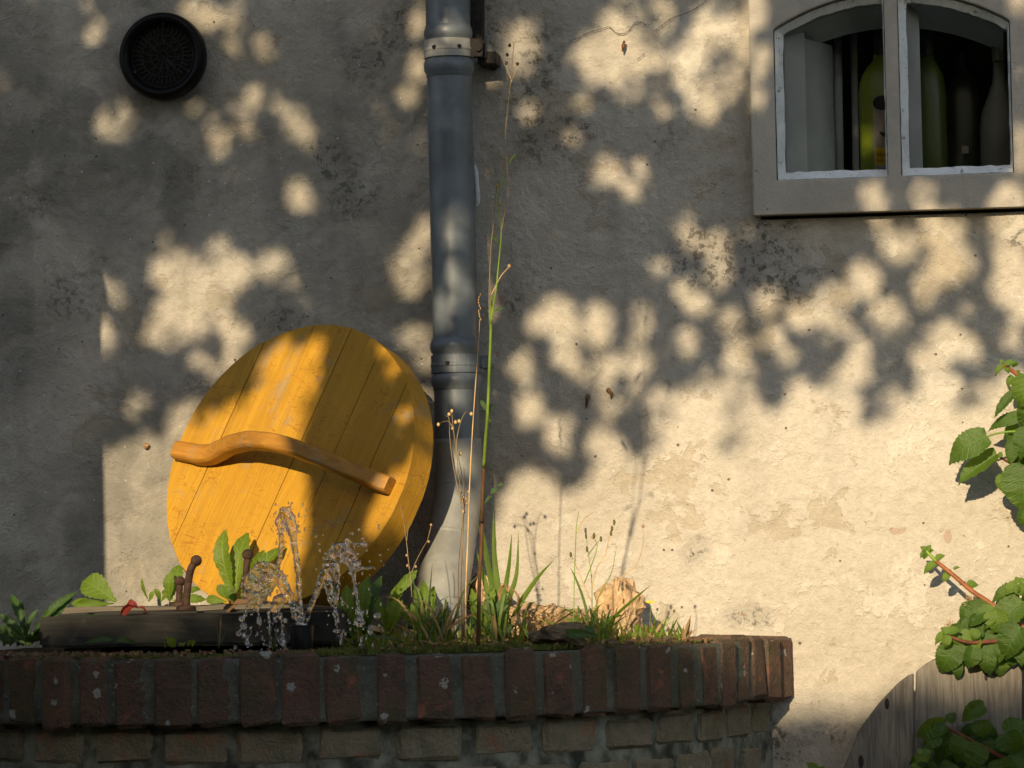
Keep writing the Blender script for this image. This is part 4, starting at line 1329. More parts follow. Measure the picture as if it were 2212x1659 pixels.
def place(me, base, tip, face, parent, name='leaf', wid=1.0):
    """put a unit leaf with its base and tip at two points, face turned towards a direction"""
    base, tip = Vector(base), Vector(tip)
    y = (tip - base); Ln = y.length; y.normalize()
    z = Vector(face); z = (z - y * z.dot(y)).normalized()
    x = y.cross(z)
    o = link(name, me, None, parent)
    m = Matrix(((x.x * wid, y.x, z.x, base.x), (x.y * wid, y.y, z.y, base.y), (x.z * wid, y.z, z.z, base.z), (0, 0, 0, 1)))
    m = m @ Matrix.Diagonal((Ln, Ln, Ln, 1))
    o.matrix_basis = m
    return o
HYD = [leaf_mesh('hydrangea_leaf', M['hyd'], .37 + .02 * (k % 4), .011, .45, .10 + .14 * (k % 4), .25 + .22 * (k % 5), 22, wavy=.08, seed=k) for k in range(9)]
HYDY = [leaf_mesh('young_leaf', M['hyd_young'], .36 + .02 * k, .014, .3, .3, .7, 14, wavy=.08, seed=20 + k) for k in range(4)]
hyd = empty('climbing_hydrangea', at(2330, 1500, .12), 'climbing shrub with heart shaped leaves reaching in from the right edge', 'climber')
rgh = random.Random(17)
def hl(bx, by, tx, ty, w, d, young=False, up=0.5, dtip=0.0, left=None):
    B = at(bx, by, d); T = at(tx, ty, d + dtip)
    L = math.hypot(tx - bx, ty - by)
    me = rgh.choice(HYDY if young else HYD)
    wid = (w / L) / .62
    face = Vector((rgh.uniform(-.45, .45) if left is None else left, -1.0, up + rgh.uniform(-.25, .25)))
    return place(me, B, T, face, hyd, 'leaf', max(.45, min(1.5, wid)))
# upper spray
for a in ((2131, 942, 2032, 990, 66, .115), (2152, 981, 2062, 1042, 44, .09), (2214, 896, 2124, 921, 30, .10), (2191, 846, 2143, 900, 26, .12), (2216, 1006, 2208, 1114, 92, .14), (2189, 948, 2182, 1006, 30, .12),
          (2226, 930, 2196, 992, 52, .13), (2230, 860, 2206, 930, 46, .11), (2214, 1100, 2206, 1140, 30, .13), (2236, 960, 2214, 1030, 60, .10), (2262, 900, 2236, 980, 66, .12), (2280, 1000, 2250, 1080, 70, .13)):
    hl(*a)
for a in ((2222, 810, 2204, 886, 58, .14), (2168, 789, 2146, 808, 14, .12), (2170, 788, 2200, 778, 14, .12), (2172, 790, 2182, 806, 18, .12), (2186, 790, 2202, 782, 12, .11), (2196, 800, 2200, 816, 14, .10), (2188, 812, 2172, 838, 16, .10), (2166, 982, 2152, 984, 14, .10), (2165, 784, 2160, 774, 8, .12)):
    hl(*a, young=True)
# middle shoot
for a in ((2022, 1215, 1990, 1238, 18, .075), (2023, 1209, 2040, 1195, 18, .075), (2052, 1238, 2032, 1257, 16, .075), (2090, 1266, 2114, 1258, 26, .08), (2060, 1230, 2074, 1222, 8, .075), (2001, 1191, 1984, 1204, 14, .075), (2001, 1190, 1988, 1178, 12, .075), (2003, 1190, 2010, 1175, 12, .075), (2004, 1192, 2018, 1186, 12, .07), (1999, 1194, 1996, 1210, 12, .075),
          (2046, 1370, 2013, 1388, 24, .135), (2047, 1368, 2034, 1352, 22, .14), (2049, 1370, 2086, 1392, 28, .13), (2048, 1367, 2076, 1356, 24, .14), (2046, 1372, 2042, 1402, 22, .15), (2110, 1360, 2100, 1384, 34, .14), (2199, 1262, 2164, 1281, 28, .13), (2199, 1262, 2214, 1290, 26, .14), (2199, 1260, 2194, 1244, 14, .13), (2201, 1258, 2214, 1248, 18, .13), (2200, 1265, 2190, 1284, 18, .14), (2108, 1392, 2100, 1408, 22, .13)):
    hl(*a, young=True, up=.7)
for a in ((2128, 1302, 2098, 1314, 32, .10), (2134, 1318, 2058, 1348, 52, .11), (2208, 1300, 2130, 1366, 62, .13), (2202, 1280, 2132, 1288, 36, .11), (2066, 1388, 2025, 1463, 62, .13), (2103, 1398, 2093, 1450, 36, .14), (2070, 1428, 2067, 1474, 24, .12), (2137, 1402, 2126, 1468, 44, .14), (2204, 1354, 2160, 1428, 58, .15), (2212, 1390, 2204, 1440, 42, .15),
          (2150, 1330, 2118, 1372, 46, .10), (2180, 1300, 2140, 1330, 40, .09), (2220, 1320, 2180, 1372, 54, .10), (2120, 1340, 2078, 1368, 40, .09), (2230, 1370, 2200, 1420, 50, .11), (2185, 1410, 2190, 1442, 34, .12), (2160, 1300, 2196, 1330, 44, .09), (2240, 1420, 2212, 1470, 50, .12), (2240, 1280, 2220, 1350, 60, .10), (2100, 1350, 2060, 1352, 36, .085)):
    hl(*a)
for k in range(64):
    cx, cy = ((2150, 1330), (2170, 1390), (2205, 1330), (2110, 1375), (2215, 940), (2215, 1010), (2080, 1610), (2130, 1570), (2190, 1600), (2100, 1345))[k % 10]
    bx, by = cx + rgh.gauss(0, 20), cy + rgh.gauss(0, 18)
    an = rgh.uniform(1.1, 2.7); L = rgh.uniform(44, 72)
    hl(bx, by, bx + L * math.cos(an), by + L * math.sin(an), L * rgh.uniform(.7, .95), rgh.uniform(.07, .13), young=rgh.random() < .33)
# lower branch in shade
for a in ((2127, 1526, 2070, 1556, 36, .16), (2043, 1566, 1968, 1590, 38, .16), (2174, 1583, 2198, 1634, 68, .17), (2120, 1556, 2122, 1598, 42, .15), (2171, 1580, 2216, 1556, 44, .16), (2060, 1590, 2010, 1640, 54, .15), (2090, 1600, 2060, 1650, 56, .16), (2120, 1610, 2090, 1660, 54, .17), (2030, 1590, 1990, 1612, 36, .17), (2050, 1560, 2062, 1536, 24, .16), (2140, 1600, 2150, 1650, 50, .14), (2014, 1618, 1980, 1636, 30, .17), (2000, 1640, 1960, 1650, 28, .17), (2020, 1650, 1990, 1672, 36, .16), (2060, 1650, 2030, 1690, 50, .16), (2200, 1620, 2220, 1680, 60, .15), (2160, 1640, 2180, 1700, 60, .16), (2110, 1650, 2100, 1700, 56, .16), (2215, 1580, 2240, 1640, 60, .15), (1960, 1662, 1940, 1690, 40, .18), (2040, 1575, 2010, 1562, 22, .17)):
    hl(*a, up=.35)
for a in ((1992, 1632, 1972, 1648, 20, .19), (1994, 1630, 2006, 1648, 20, .19), (1992, 1628, 1982, 1616, 18, .19), (1996, 1628, 2012, 1620, 20, .19), (1985, 1655, 1965, 1668, 24, .19), (1766, 1668, 1742, 1644, 22, .16), (1768, 1664, 1790, 1668, 26, .16)):
    hl(*a, young=True, up=.6)
def hstem(name, pts, rad, mat, d0, d1):
    mb = MB()
    Q = spline([(x, y, d0 + (d1 - d0) * i / (len(pts) - 1)) for i, (x, y) in enumerate(pts)], 6 * len(pts))
    n = len(Q)
    mb.tube([at(x, y, d) for x, y, d in Q], [S(rad[0] + (rad[1] - rad[0]) * i / (n - 1)) for i in range(n)], 9)
    return mb.build(name, mat, hyd, smooth=True)
hstem('stem', [(2001, 1191), (2022, 1212)], (3.4, 4.2), M['green_stem'], .075, .076)
hstem('stem', [(2022, 1212), (2060, 1243), (2100, 1277), (2128, 1296), (2150, 1312), (2190, 1340), (2260, 1400)], (4.2, 7), M['hyd_stem'], .076, .12)
hstem('stem', [(2046, 1370), (2070, 1382), (2100, 1388), (2150, 1385), (2214, 1380), (2300, 1400)], (2.5, 6), M['hyd_bark'], .14, .12)
hstem('stem', [(2043, 1570), (2080, 1590), (2120, 1612), (2165, 1636), (2220, 1660), (2300, 1690)], (3, 7), M['hyd_bark'], .16, .13)
hstem('stem', [(2168, 789), (2182, 798), (2200, 812), (2230, 850), (2280, 940)], (3, 7), M['hyd_stem'], .12, .10)
hstem('stem', [(2131, 943), (2160, 935), (2190, 932), (2225, 934), (2280, 960)], (1.8, 3), M['green_stem'], .115, .10)
hstem('stem', [(2152, 982), (2185, 1000), (2212, 990), (2280, 980)], (2.2, 5), M['hyd_bark'], .09, .09)
hstem('stem', [(2290, 780), (2310, 1100), (2320, 1400), (2330, 1800), (2340, 2300)], (8, 14), M['hyd_bark'], .08, .09)
hstem('stem', [(2230, 1440), (2270, 1500), (2326, 1560)], (4, 8), M['hyd_bark'], .11, .1)
# dry flower heads among the leaves
for (cx, cy) in ((2092, 1295), (2056, 1352), (2148, 1425)):
    mb = MB()
    for k in range(26):
        x, y = cx + rgh.gauss(0, 8), cy + rgh.gauss(0, 7)
        b = at(cx + 4, cy + 12, .10); e = at(x, y, .10 + rgh.uniform(-.012, .012))
        mb.tube([b, b.lerp(e, .5), e], .0004, 4); mb.ball(e, .0013, 5, 4)
    mb.build('dry_flower_head', M['seed'], hyd)

# ------------------------------------------------------------------ weeds in the bed
WL = [leaf_mesh('weed_leaf', M['weed'], .17 + .015 * k, .012, 0, .22, .30 + .1 * k, 17, wavy=.12, seed=50 + k, ob=1) for k in range(4)]
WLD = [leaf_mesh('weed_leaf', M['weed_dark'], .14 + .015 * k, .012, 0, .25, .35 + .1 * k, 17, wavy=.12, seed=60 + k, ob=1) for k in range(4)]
WLB = [leaf_mesh('broad_weed_leaf', M['weed'], .33 + .02 * k, .016, 0, .22, .30, 17, wavy=.10, seed=66 + k, ob=1) for k in range(3)]
rgp = random.Random(23)
def weed(label, foot, d, leaves, meshes, name='broadleaf_weed', cat='weed', up=.25):
    o = empty(name, at(foot[0], foot[1], d), label, cat)
    for (bx, by, tx, ty, wd) in leaves:
        L = math.hypot(tx - bx, ty - by)
        me = rgp.choice(meshes)
        base_w = 2 * max(v.co.x for v in me.vertices)
        dd = rgp.uniform(-.02, .03)
        place(me, at(bx, by, d), at(tx, ty, d + dd), (rgp.uniform(-.5, .5), -1, up + rgp.uniform(-.2, .3)), o, 'leaf', max(.4, min(2.2, (wd / L) / base_w)))
    return o
weed('tall fresh dandelion leaves standing before the lid, beside the right iron peg', (505, 1296), .30,
     [(506, 1296, 462, 1150, 44), (508, 1298, 517, 1140, 44), (520, 1296, 598, 1166, 30), (515, 1298, 575, 1185, 34), (500, 1300, 470, 1262, 26), (490, 1300, 440, 1292, 20), (512, 1300, 486, 1262, 30), (522, 1298, 560, 1250, 22)], WL)
weed('lone broad leaf weed at the left end of the board cover', (250, 1302), .24,
     [(252, 1300, 174, 1246, 56), (246, 1304, 156, 1306, 16), (225, 1302, 150, 1300, 18)], WLB)
weed('yellowish weed growing behind the left iron pegs', (372, 1298), .21,
     [(370, 1298, 384, 1214, 34), (366, 1298, 362, 1240, 26), (374, 1298, 440, 1290, 20), (378, 1296, 434, 1262, 18), (368, 1300, 350, 1268, 14)], WL)
weed('tiny weed seedlings against the sunlit wall left of the lid', (320, 1300), .06,
     [(322, 1300, 302, 1254, 8), (322, 1300, 330, 1278, 10), (348, 1300, 338, 1272, 12), (348, 1300, 360, 1282, 8)], WL)
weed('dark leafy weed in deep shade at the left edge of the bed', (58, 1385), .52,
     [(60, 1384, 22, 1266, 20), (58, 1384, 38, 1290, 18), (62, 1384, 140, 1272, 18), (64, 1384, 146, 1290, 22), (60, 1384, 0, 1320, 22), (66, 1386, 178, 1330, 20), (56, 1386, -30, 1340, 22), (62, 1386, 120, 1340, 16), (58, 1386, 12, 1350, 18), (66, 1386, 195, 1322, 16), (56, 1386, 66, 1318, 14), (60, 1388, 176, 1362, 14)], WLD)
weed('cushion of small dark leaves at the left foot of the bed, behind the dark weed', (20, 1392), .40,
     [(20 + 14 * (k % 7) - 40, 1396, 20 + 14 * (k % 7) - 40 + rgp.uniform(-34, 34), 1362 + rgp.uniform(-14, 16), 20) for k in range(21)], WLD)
weed('leafy weed with lobed leaves right of the water jets', (770, 1385), .42,
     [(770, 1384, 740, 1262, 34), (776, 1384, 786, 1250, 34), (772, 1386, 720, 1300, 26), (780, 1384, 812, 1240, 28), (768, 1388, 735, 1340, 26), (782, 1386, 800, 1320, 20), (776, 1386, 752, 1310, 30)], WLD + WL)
weed('fresh weed with a leaf held out in front of the pale pipe bend', (835, 1372), .36,
     [(834, 1372, 858, 1244, 30), (840, 1300, 896, 1234, 24), (836, 1372, 812, 1282, 24), (838, 1374, 868, 1300, 18)], WL)
weed('curled weed leaves before the foot of the pipe bend', (905, 1372), .34,
     [(905, 1372, 922, 1250, 26), (908, 1372, 940, 1262, 24), (900, 1372, 862, 1290, 18), (903, 1372, 888, 1300, 16), (912, 1374, 900, 1262, 18)], WL)
weed('leafy weed between the tall stem and the grass tuft', (1040, 1380), .50,
     [(1040, 1380, 1022, 1278, 24), (1042, 1380, 1062, 1268, 26), (1044, 1380, 1090, 1280, 24), (1040, 1382, 1016, 1320, 20), (1046, 1382, 1082, 1330, 22), (1050, 1384, 1110, 1350, 18)], WLD + WL)
weed('low toothed green leaf lying across the brown stone', (1232, 1380), .60, [(1296, 1372, 1210, 1366, 22), (1290, 1376, 1262, 1350, 16)], WLD)
weed('fallen narrow leaf draped on the rim below the board cover', (235, 1386), .60, [(300, 1390, 232, 1374, 14), (178, 1390, 236, 1374, 14)], WLD, 'fallen_leaf', 'leaf')
weed('tiny seedlings on the rim under the right half of the board cover', (370, 1395), .66,
     [(360 + 9 * k, 1397, 356 + 10 * k + rgp.uniform(-8, 8), 1384 + rgp.uniform(-3, 4), 7) for k in range(7)], WL)
weed('small cress like weed below the yellow flower', (1390, 1375), .22, [(1390, 1375, 1372, 1352, 14), (1392, 1375, 1420, 1352, 12), (1388, 1376, 1350, 1366, 12), (1394, 1376, 1440, 1366, 8), (1392, 1374, 1396, 1346, 10)], WL)

def blade_part(parent, P, w, mat, name='blade', twist=0.0):
    """P: list of 3d points; ribbon with a shallow keel"""
    n = len(P)
    mb = MB()
    for i, c in enumerate(P):
        t = i / (n - 1)
        tg = (P[min(i + 1, n - 1)] - P[max(i - 1, 0)]).normalized()
        v = Vector((math.cos(twist + .5 * t), math.sin(twist + .5 * t), 0))
        s = (v - tg * v.dot(tg)).normalized()
        nr = tg.cross(s)
        ww = w * (.55 + .9 * t if t < .35 else .865 * (1 - ((t - .35) / .65) ** 1.6)) + .0001
        mb.v += [tuple(c - s * ww + nr * ww * .3), tuple(c), tuple(c + s * ww + nr * ww * .3)]
    for i in range(n - 1):
        a = i * 3
        mb.f += [(a, a + 1, a + 4, a + 3), (a + 1, a + 2, a + 5, a + 4)]; mb.m += [0, 0]
    return mb.build(name, mat, parent, smooth=True)
def tuft(label, foot, d, n, hgt, spread, w, mats, explicit=(), sp_d=.06, name='grass_tuft'):
    o = empty(name, at(foot[0], foot[1], d), label, 'grass')
    for (pts, ww, mk) in explicit:
        Q = spline(pts, 10)
        blade_part(o, [at(x, y, d + .01 * i / 9) for i, (x, y) in enumerate(Q)], S(ww, d), M[mk], twist=rgp.uniform(-.35, .1))
    for k in range(n):
        bx = foot[0] + rgp.gauss(0, spread * .28); h = hgt * rgp.uniform(.4, 1.0)
        lean = rgp.gauss(0, spread * .75)
        dd = d + rgp.uniform(-sp_d, sp_d)
        by = foot[1] + rgp.uniform(-4, 6)
        droop = rgp.random() ** 2 * .35
        Q = spline([(bx, by), (bx + lean * .25, by - h * .45), (bx + lean * .65, by - h * .85), (bx + lean * 1.15, by - h * (1 - droop))], 9)
        blade_part(o, [at(x, y, dd + .03 * (i / 8) ** 2 * rgp.uniform(-1, 1)) for i, (x, y) in enumerate(Q)], S(w * rgp.uniform(.7, 1.2), d), M[rgp.choice(mats)], twist=rgp.uniform(-.8, .8))
    return o
tuft('dense dull green grass clump in front of the pipe bend', (935, 1385), .56, 70, 105, 62, 3.2, ['grass_dull', 'grass', 'grass', 'dry'],
     [([(960, 1385), (985, 1330), (1000, 1280), (1045, 1230)], 3.6, 'grass_dull'), ([(920, 1385), (926, 1310), (934, 1215)], 3.6, 'grass_dull'), ([(900, 1385), (905, 1300), (884, 1235)], 3, 'grass_dull'),
      ([(880, 1392), (840, 1378), (790, 1372), (760, 1374)], 4, 'grass_dull'), ([(900, 1394), (850, 1394), (815, 1402), (800, 1402)], 4, 'grass_dull')])
tuft('tall bright grass blades standing before the tan stones', (1080, 1382), .48, 34, 120, 56, 3.6, ['grass', 'grass', 'grass', 'dry', 'grass_dull'],
     [([(1082, 1370), (1078, 1300), (1068, 1200), (1066, 1096)], 8.8, 'grass'), ([(1080, 1370), (1066, 1280), (1050, 1200), (1032, 1128)], 8, 'grass'), ([(1084, 1372), (1088, 1300), (1100, 1220), (1106, 1150)], 6.8, 'grass'),
      ([(1090, 1372), (1098, 1300), (1116, 1240), (1120, 1150)], 6.8, 'grass'), ([(1092, 1375), (1120, 1310), (1160, 1250), (1198, 1208)], 6.8, 'grass'), ([(1078, 1372), (1062, 1260), (1046, 1170), (1036, 1106)], 6.5, 'grass'),
      ([(1076, 1374), (1056, 1290), (1040, 1230), (1030, 1190)], 6.8, 'grass'), ([(1086, 1376), (1108, 1340), (1120, 1290), (1094, 1262)], 5, 'dry'), ([(1088, 1376), (1075, 1310), (1090, 1262), (1112, 1330)], 5, 'dry')])
tuft('bushy grass with stiff blades right of the brown stone', (1285, 1380), .44, 60, 80, 62, 2.6, ['grass', 'grass', 'grass_dull', 'dry'],
     [([(1290, 1378), (1330, 1330), (1375, 1290), (1408, 1262)], 4.2, 'grass'), ([(1278, 1378), (1262, 1300), (1244, 1250), (1232, 1226)], 3.2, 'grass'), ([(1280, 1378), (1252, 1350), (1228, 1338), (1210, 1330)], 5, 'grass'), ([(1284, 1376), (1310, 1340), (1340, 1330), (1352, 1328)], 5, 'grass')])
tuft('dry straw coloured grass wisps over the tan stones', (1190, 1370), .36, 75, 70, 95, 1.5, ['dry', 'dry', 'dry'])
tuft('thin grass wisps growing from the rim below the left water fan', (590, 1400), .70, 7, 60, 16, 1.0, ['grass_dull'], (), .01)
tuft('few thin grass blades left of the water fan', (478, 1395), .66, 6, 70, 18, .9, ['grass_dull', 'dry'], (), .01)
tuft('bent dry and green blades trailing along the mossy rim', (1010, 1396), .66, 0, 10, 10, 2,  ['dry'],
     [([(960, 1392), (1000, 1378), (1050, 1380), (1110, 1398)], 2.2, 'dry'), ([(930, 1390), (990, 1386), (1060, 1392), (1130, 1404)], 2.0, 'dry'), ([(1080, 1396), (1050, 1360), (1030, 1330), (1020, 1316)], 2.6, 'grass'), ([(860, 1396), (900, 1384), (950, 1392)], 2.2, 'dry'), ([(1180, 1360), (1225, 1330), (1250, 1322), (1290, 1350)], 2.2, 'dry')])

# ------------------------------------------------------------------ tall stalks
def stalk(parent, pts, r0, r1, mat, d0, d1, n=28, name='stem'):
    Q = spline([(x, y, d0 + (d1 - d0) * i / max(1, len(pts) - 1)) for i, (x, y) in enumerate(pts)], n)
    mb = MB()
    mb.tube([at(x, y, d) for x, y, d in Q], [S(r0 + (r1 - r0) * i / (n - 1), d0) for i in range(n)], 7)
    return mb.build(name, mat, parent, smooth=True)
def heads(parent, pts, r, d, mat, name='seed_head', sc=(1, 1, 1.2)):
    for (x, y) in pts:
        mb = MB(); mb.ball((0, 0, 0), S(r, d), 8, 6, sc)
        for v in range(len(mb.v)):
            p = Vector(mb.v[v]); mb.v[v] = tuple(p * (1 + .25 * mnoise.noise(p * 700 + Vector((x, y, 0)))))
        o = mb.build(name, mat, parent, smooth=True); o.location = at(x, y, d)
TD = .68
tw_ = empty('tall_weed', at(1033, 1390, TD), 'tall weed with thick red and green stem rising in front of the pipe', 'weed')
stalk(tw_, [(1033, 1392), (1034, 1340), (1036, 1250), (1040, 1180), (1042, 1120)], 4.6, 4, M['red_stem'], TD, TD + .05)
stalk(tw_, [(1041, 1128), (1042, 1100), (1043, 1060), (1046, 1000), (1050, 940), (1052, 905)], 4, 3.6, M['red_stem'], TD + .05, TD + .12)
stalk(tw_, [(1045, 1010), (1049, 950), (1053, 900), (1057, 800), (1060, 720), (1061, 640)], 3.8, 2.6, M['green_stem'], TD + .11, TD + .24)
stalk(tw_, [(1060, 700), (1066, 660), (1072, 620), (1078, 560), (1083, 500), (1078, 470), (1076, 430), (1082, 400), (1090, 370)], 2.0, .9, M['green_stem'], TD + .23, TD + .28)
stalk(tw_, [(1083, 500), (1088, 470), (1094, 440), (1098, 405), (1094, 340), (1092, 290), (1097, 230), (1104, 170), (1108, 120), (1110, 90)], 1.3, .6, M['dry_stem'], TD + .27, TD + .20)
stalk(tw_, [(1061, 660), (1058, 600), (1060, 540), (1066, 480), (1070, 430), (1078, 385)], 1.2, .8, M['dry_stem'], TD + .24, TD + .27)
stalk(tw_, [(1060, 640), (1080, 600), (1098, 578)], 1.2, .8, M['straw'], TD + .24, TD + .25)
stalk(tw_, [(1104, 172), (1096, 150), (1094, 140)], .9, .6, M['straw'], TD + .21, TD + .20); stalk(tw_, [(1103, 180), (1114, 150), (1118, 140)], .9, .6, M['straw'], TD + .21, TD + .20)
heads(tw_, [(1100, 575), (1074, 402), (1079, 440)], 4, TD + .26, M['seed']); heads(tw_, [(1094, 136), (1118, 138), (1101, 98), (1096, 118)], 3.6, TD + .20, M['dead'])
for (bx, by, tx, ty, w) in ((1053, 892, 1038, 862, 14), (1053, 896, 1062, 872, 12), (1050, 900, 1062, 912, 14), (1046, 1090, 1060, 1068, 12), (1060, 1068, 1072, 1052, 16), (1072, 1050, 1088, 1044, 12), (1076, 530, 1064, 505, 8), (1064, 675, 1088, 662, 8), (1078, 410, 1080, 392, 8), (1096, 360, 1112, 330, 8)):
    L = math.hypot(tx - bx, ty - by)
    place(rgp.choice(WLD), at(bx, by, TD + .16), at(tx, ty, TD + .16), (rgp.uniform(-.5, .5), -1, .3), tw_, 'leaf', max(.5, min(2, (w / L) / .36)))
ds = empty('dry_grass_stalk', at(1008, 1380, .60), 'long straw coloured grass stalk with feathery tip in front of the pipe', 'grass')
stalk(ds, [(1006, 1384), (1006, 1280), (1010, 1180), (1014, 1060), (1020, 940), (1028, 820), (1034, 740), (1036, 690)], 2.1, .6, M['straw'], .60, .52)
heads(ds, [(1036 + rgp.uniform(-3, 3), 690 - 6 * k) for k in range(10)], 2.2, .52, M['seed'], 'seed_head', (.7, .7, 1.6))
for k, (lab, pts, hd) in enumerate((
    ('dry branching stalk with pale round seed heads in front of the pipe', [[(1002, 1380), (1001, 1240), (998, 1100), (990, 1020), (984, 960), (978, 915), (976, 890)], [(998, 1100), (980, 1010), (972, 950), (970, 905), (962, 898)], [(990, 1020), (986, 960), (994, 915), (1006, 890), (1016, 895)], [(976, 920), (968, 910), (955, 912), (950, 916)], [(978, 920), (984, 960), (1000, 1040), (1002, 1100)]], [(976, 888), (970, 895), (1018, 894), (947, 917), (978, 925), (984, 912), (992, 910), (1000, 1075), (1002, 1105), (994, 980)]),
    ('thin dry stalk with tiny seed heads beside the lower right of the lid', [[(890, 1290), (886, 1240), (882, 1210), (878, 1170), (872, 1130), (864, 1092)], [(878, 1170), (882, 1140), (884, 1120)], [(888, 1240), (900, 1210), (916, 1180), (924, 1165), (932, 1132)], [(884, 1230), (880, 1218)]], [(880, 1222), (898, 1224), (926, 1170), (931, 1134), (878, 1200)]),
    ('pair of reddish dry stalks close to the tall weed', [[(1000, 1384), (996, 1280), (1000, 1160), (1004, 1060), (1002, 1010)], [(992, 1384), (990, 1250), (996, 1160), (1006, 1080)]], [(1006, 1078), (1008, 1088), (1000, 1082), (1012, 1062), (996, 1064)]),
)):
    o = empty('dry_stalk', at(pts[0][0][0], pts[0][0][1], .5), lab, 'weed')
    for q in pts: stalk(o, q, 1.1, .6, M['red_stem'] if k == 2 else M['dry_stem'], .50, .46, 18)
    heads(o, hd, 3.6 if k == 0 else 2.8, .47, M['straw'] if k == 0 else M['seed'])
hw = empty('hawkbit', at(1275, 1385, .45), 'thin branching stems with dark buds against the bright wall', 'weed')
for q in ([(1280, 1380), (1279, 1320), (1278, 1250), (1270, 1190), (1266, 1150)], [(1279, 1270), (1288, 1230), (1308, 1196), (1318, 1150), (1326, 1130)], [(1278, 1300), (1264, 1270), (1246, 1226), (1234, 1200)], [(1270, 1200), (1284, 1180), (1296, 1166)],
          [(1285, 1380), (1300, 1320), (1340, 1250), (1375, 1220), (1390, 1170), (1388, 1140)], [(1240, 1380), (1240, 1280), (1244, 1160), (1246, 1130), (1250, 1105)], [(1246, 1150), (1262, 1120), (1280, 1108)], [(1300, 1380), (1290, 1300), (1320, 1240), (1330, 1190)], [(1262, 1260), (1280, 1215), (1290, 1180), (1282, 1160)]):
    stalk(hw, q, 1.3, .6, M['green_stem'] if rgp.random() < .6 else M['straw'], .45, .40, 18)
heads(hw, [(1265, 1146), (1266, 1158), (1327, 1128), (1322, 1142), (1320, 1152), (1298, 1164), (1233, 1198), (1268, 1186), (1283, 1157)], 3.6, .42, M['bud'], 'bud', (.8, .8, 1.7)); heads(hw, [(1389, 1136), (1281, 1160)], 3.4, .4, M['seed'])
yf = empty('yellow_flower', at(1410, 1378, .16), 'small yellow flower on a thin stem by the stone shadow', 'flower')
for q in ([(1402, 1378), (1404, 1340), (1406, 1308)], [(1410, 1378), (1416, 1340), (1420, 1318)], [(1412, 1378), (1440, 1345), (1456, 1322)], [(1405, 1370), (1440, 1350), (1478, 1330)], [(1400, 1366), (1430, 1356), (1448, 1332)]): stalk(yf, q, .8, .5, M['green_stem'], .16, .15, 12)
mb = MB()
c = at(1405, 1304, .15)
for k in range(9):
    a = 2 * math.pi * k / 9; r = S(9)
    e1, e2 = a - .28, a + .28
    mb.add([c, c + Vector((math.cos(e1) * r, -.004 + .3 * math.sin(e1) * r, .35 * math.sin(e1) * r + .003)), c + Vector((math.cos(a) * r * 1.15, -.004 + .3 * math.sin(a) * r, .35 * math.sin(a) * r + .003)), c + Vector((math.cos(e2) * r, -.004 + .3 * math.sin(e2) * r, .35 * math.sin(e2) * r + .003))], [(0, 1, 2, 3)])
mb.build('petals', M['yellow'], yf)
heads(yf, [(1420, 1316), (1456, 1320)], 2.6, .15, M['bud'], 'bud')

# ------------------------------------------------------------------ stones
def stone(name, label, px, py, d, rx, ry, rz, mat, seed, amp=.28, lay=0.0):
    bm = bmesh.new(); bmesh.ops.create_icosphere(bm, subdivisions=4, radius=1)
    rg = random.Random(seed)
    cuts = []
    for k in range(11):
        v = Vector((rg.gauss(0, 1), rg.gauss(0, 1), rg.gauss(0, 1))).normalized(); cuts.append((v, rg.uniform(.62, .92)))
    for v in bm.verts:
        p = v.co.copy()
        for nrm, dd in cuts:
            e = p.dot(nrm) - dd
            if e > 0: p -= nrm * e * .92
        nz = mnoise.noise(p * 2.2 + Vector((seed, 0, 0))) * amp + mnoise.noise(p * 6 + Vector((seed, 3, 0))) * amp * .4 + mnoise.noise(p * 15 + Vector((seed, 3, 5))) * amp * .18
        if lay: nz += lay * abs(math.sin(p.z * 9 + 2.5 * mnoise.noise(p * 3)))
        p *= 1 + nz
        v.co = Vector((p.x * rx, p.y * ry, p.z * rz))
    me = bpy.data.meshes.new(name); bm.to_mesh(me); bm.free(); me.materials.append(mat)
    o = link(name, me); o.location = at(px, py, d)
    return tag(o, label, 'stone', 'broken stones lying in the bed')
stone('stone', 'tall tan broken stone standing by the wall, casting a round shadow', 1338, 1325, .13, S(56), .055, S(72), M['stone_tan'], 3, .30, .06)
stone('stone', 'long flat tan stone behind the tall grass blades', 1160, 1345, .22, S(98), .05, S(44), M['stone_tan'], 5, .30, .06)
stone('stone', 'small tan stone between the pipe bend and the tall weed', 1052, 1290, .10, S(44), .05, S(58), M['stone_tan'], 8, .28, .05)
stone('stone', 'flat tan stone slab low beside the tall tan stone', 1255, 1352, .20, S(60), .06, S(30), M['stone_tan'], 12, .3, .06)
stone('stone', 'dark brown wedge of stone on the mossy rim', 1205, 1378, .56, S(62), .05, S(34), M['stone_brown'], 21, .25)
stone('stone', 'small broken tile half hidden behind weeds left of the pipe bend', 800, 1365, .30, S(36), .03, S(16), M['stone_tan'], 31, .2)
stone('stone', 'grey pebble at the foot of the pipe bend', 885, 1376, .40, S(18), .02, S(14), M['surround'], 33, .2)
# wedge of chips and litter
mb = MB()
P_in = outline(.02)
for k in range(520):
    th = rgp.uniform(-1.15, 1.2); rr = .75 - abs(rgp.gauss(0, .06)) - .01
    x = BED_X + math.sin(th) * rr; d = .03 + math.cos(th) * rr
    s = rgp.uniform(.0015, .005)
    R = Euler((rgp.uniform(0, 3), rgp.uniform(0, 3), rgp.uniform(0, 3))).to_matrix()
    mb.box((x, -d, BZ + rgp.uniform(.000, .005)), s, s * rgp.uniform(.3, 1), s * .4, R, rgp.choice((0, 0, 0, 1, 1, 2)))
lt = mb.mesh('litter', [M['dead'], M['stone_brown'], M['dry']])
tag(link('litter', lt), 'crumbs of soil, chips and dead leaf on the rim', 'litter', kind='stuff')
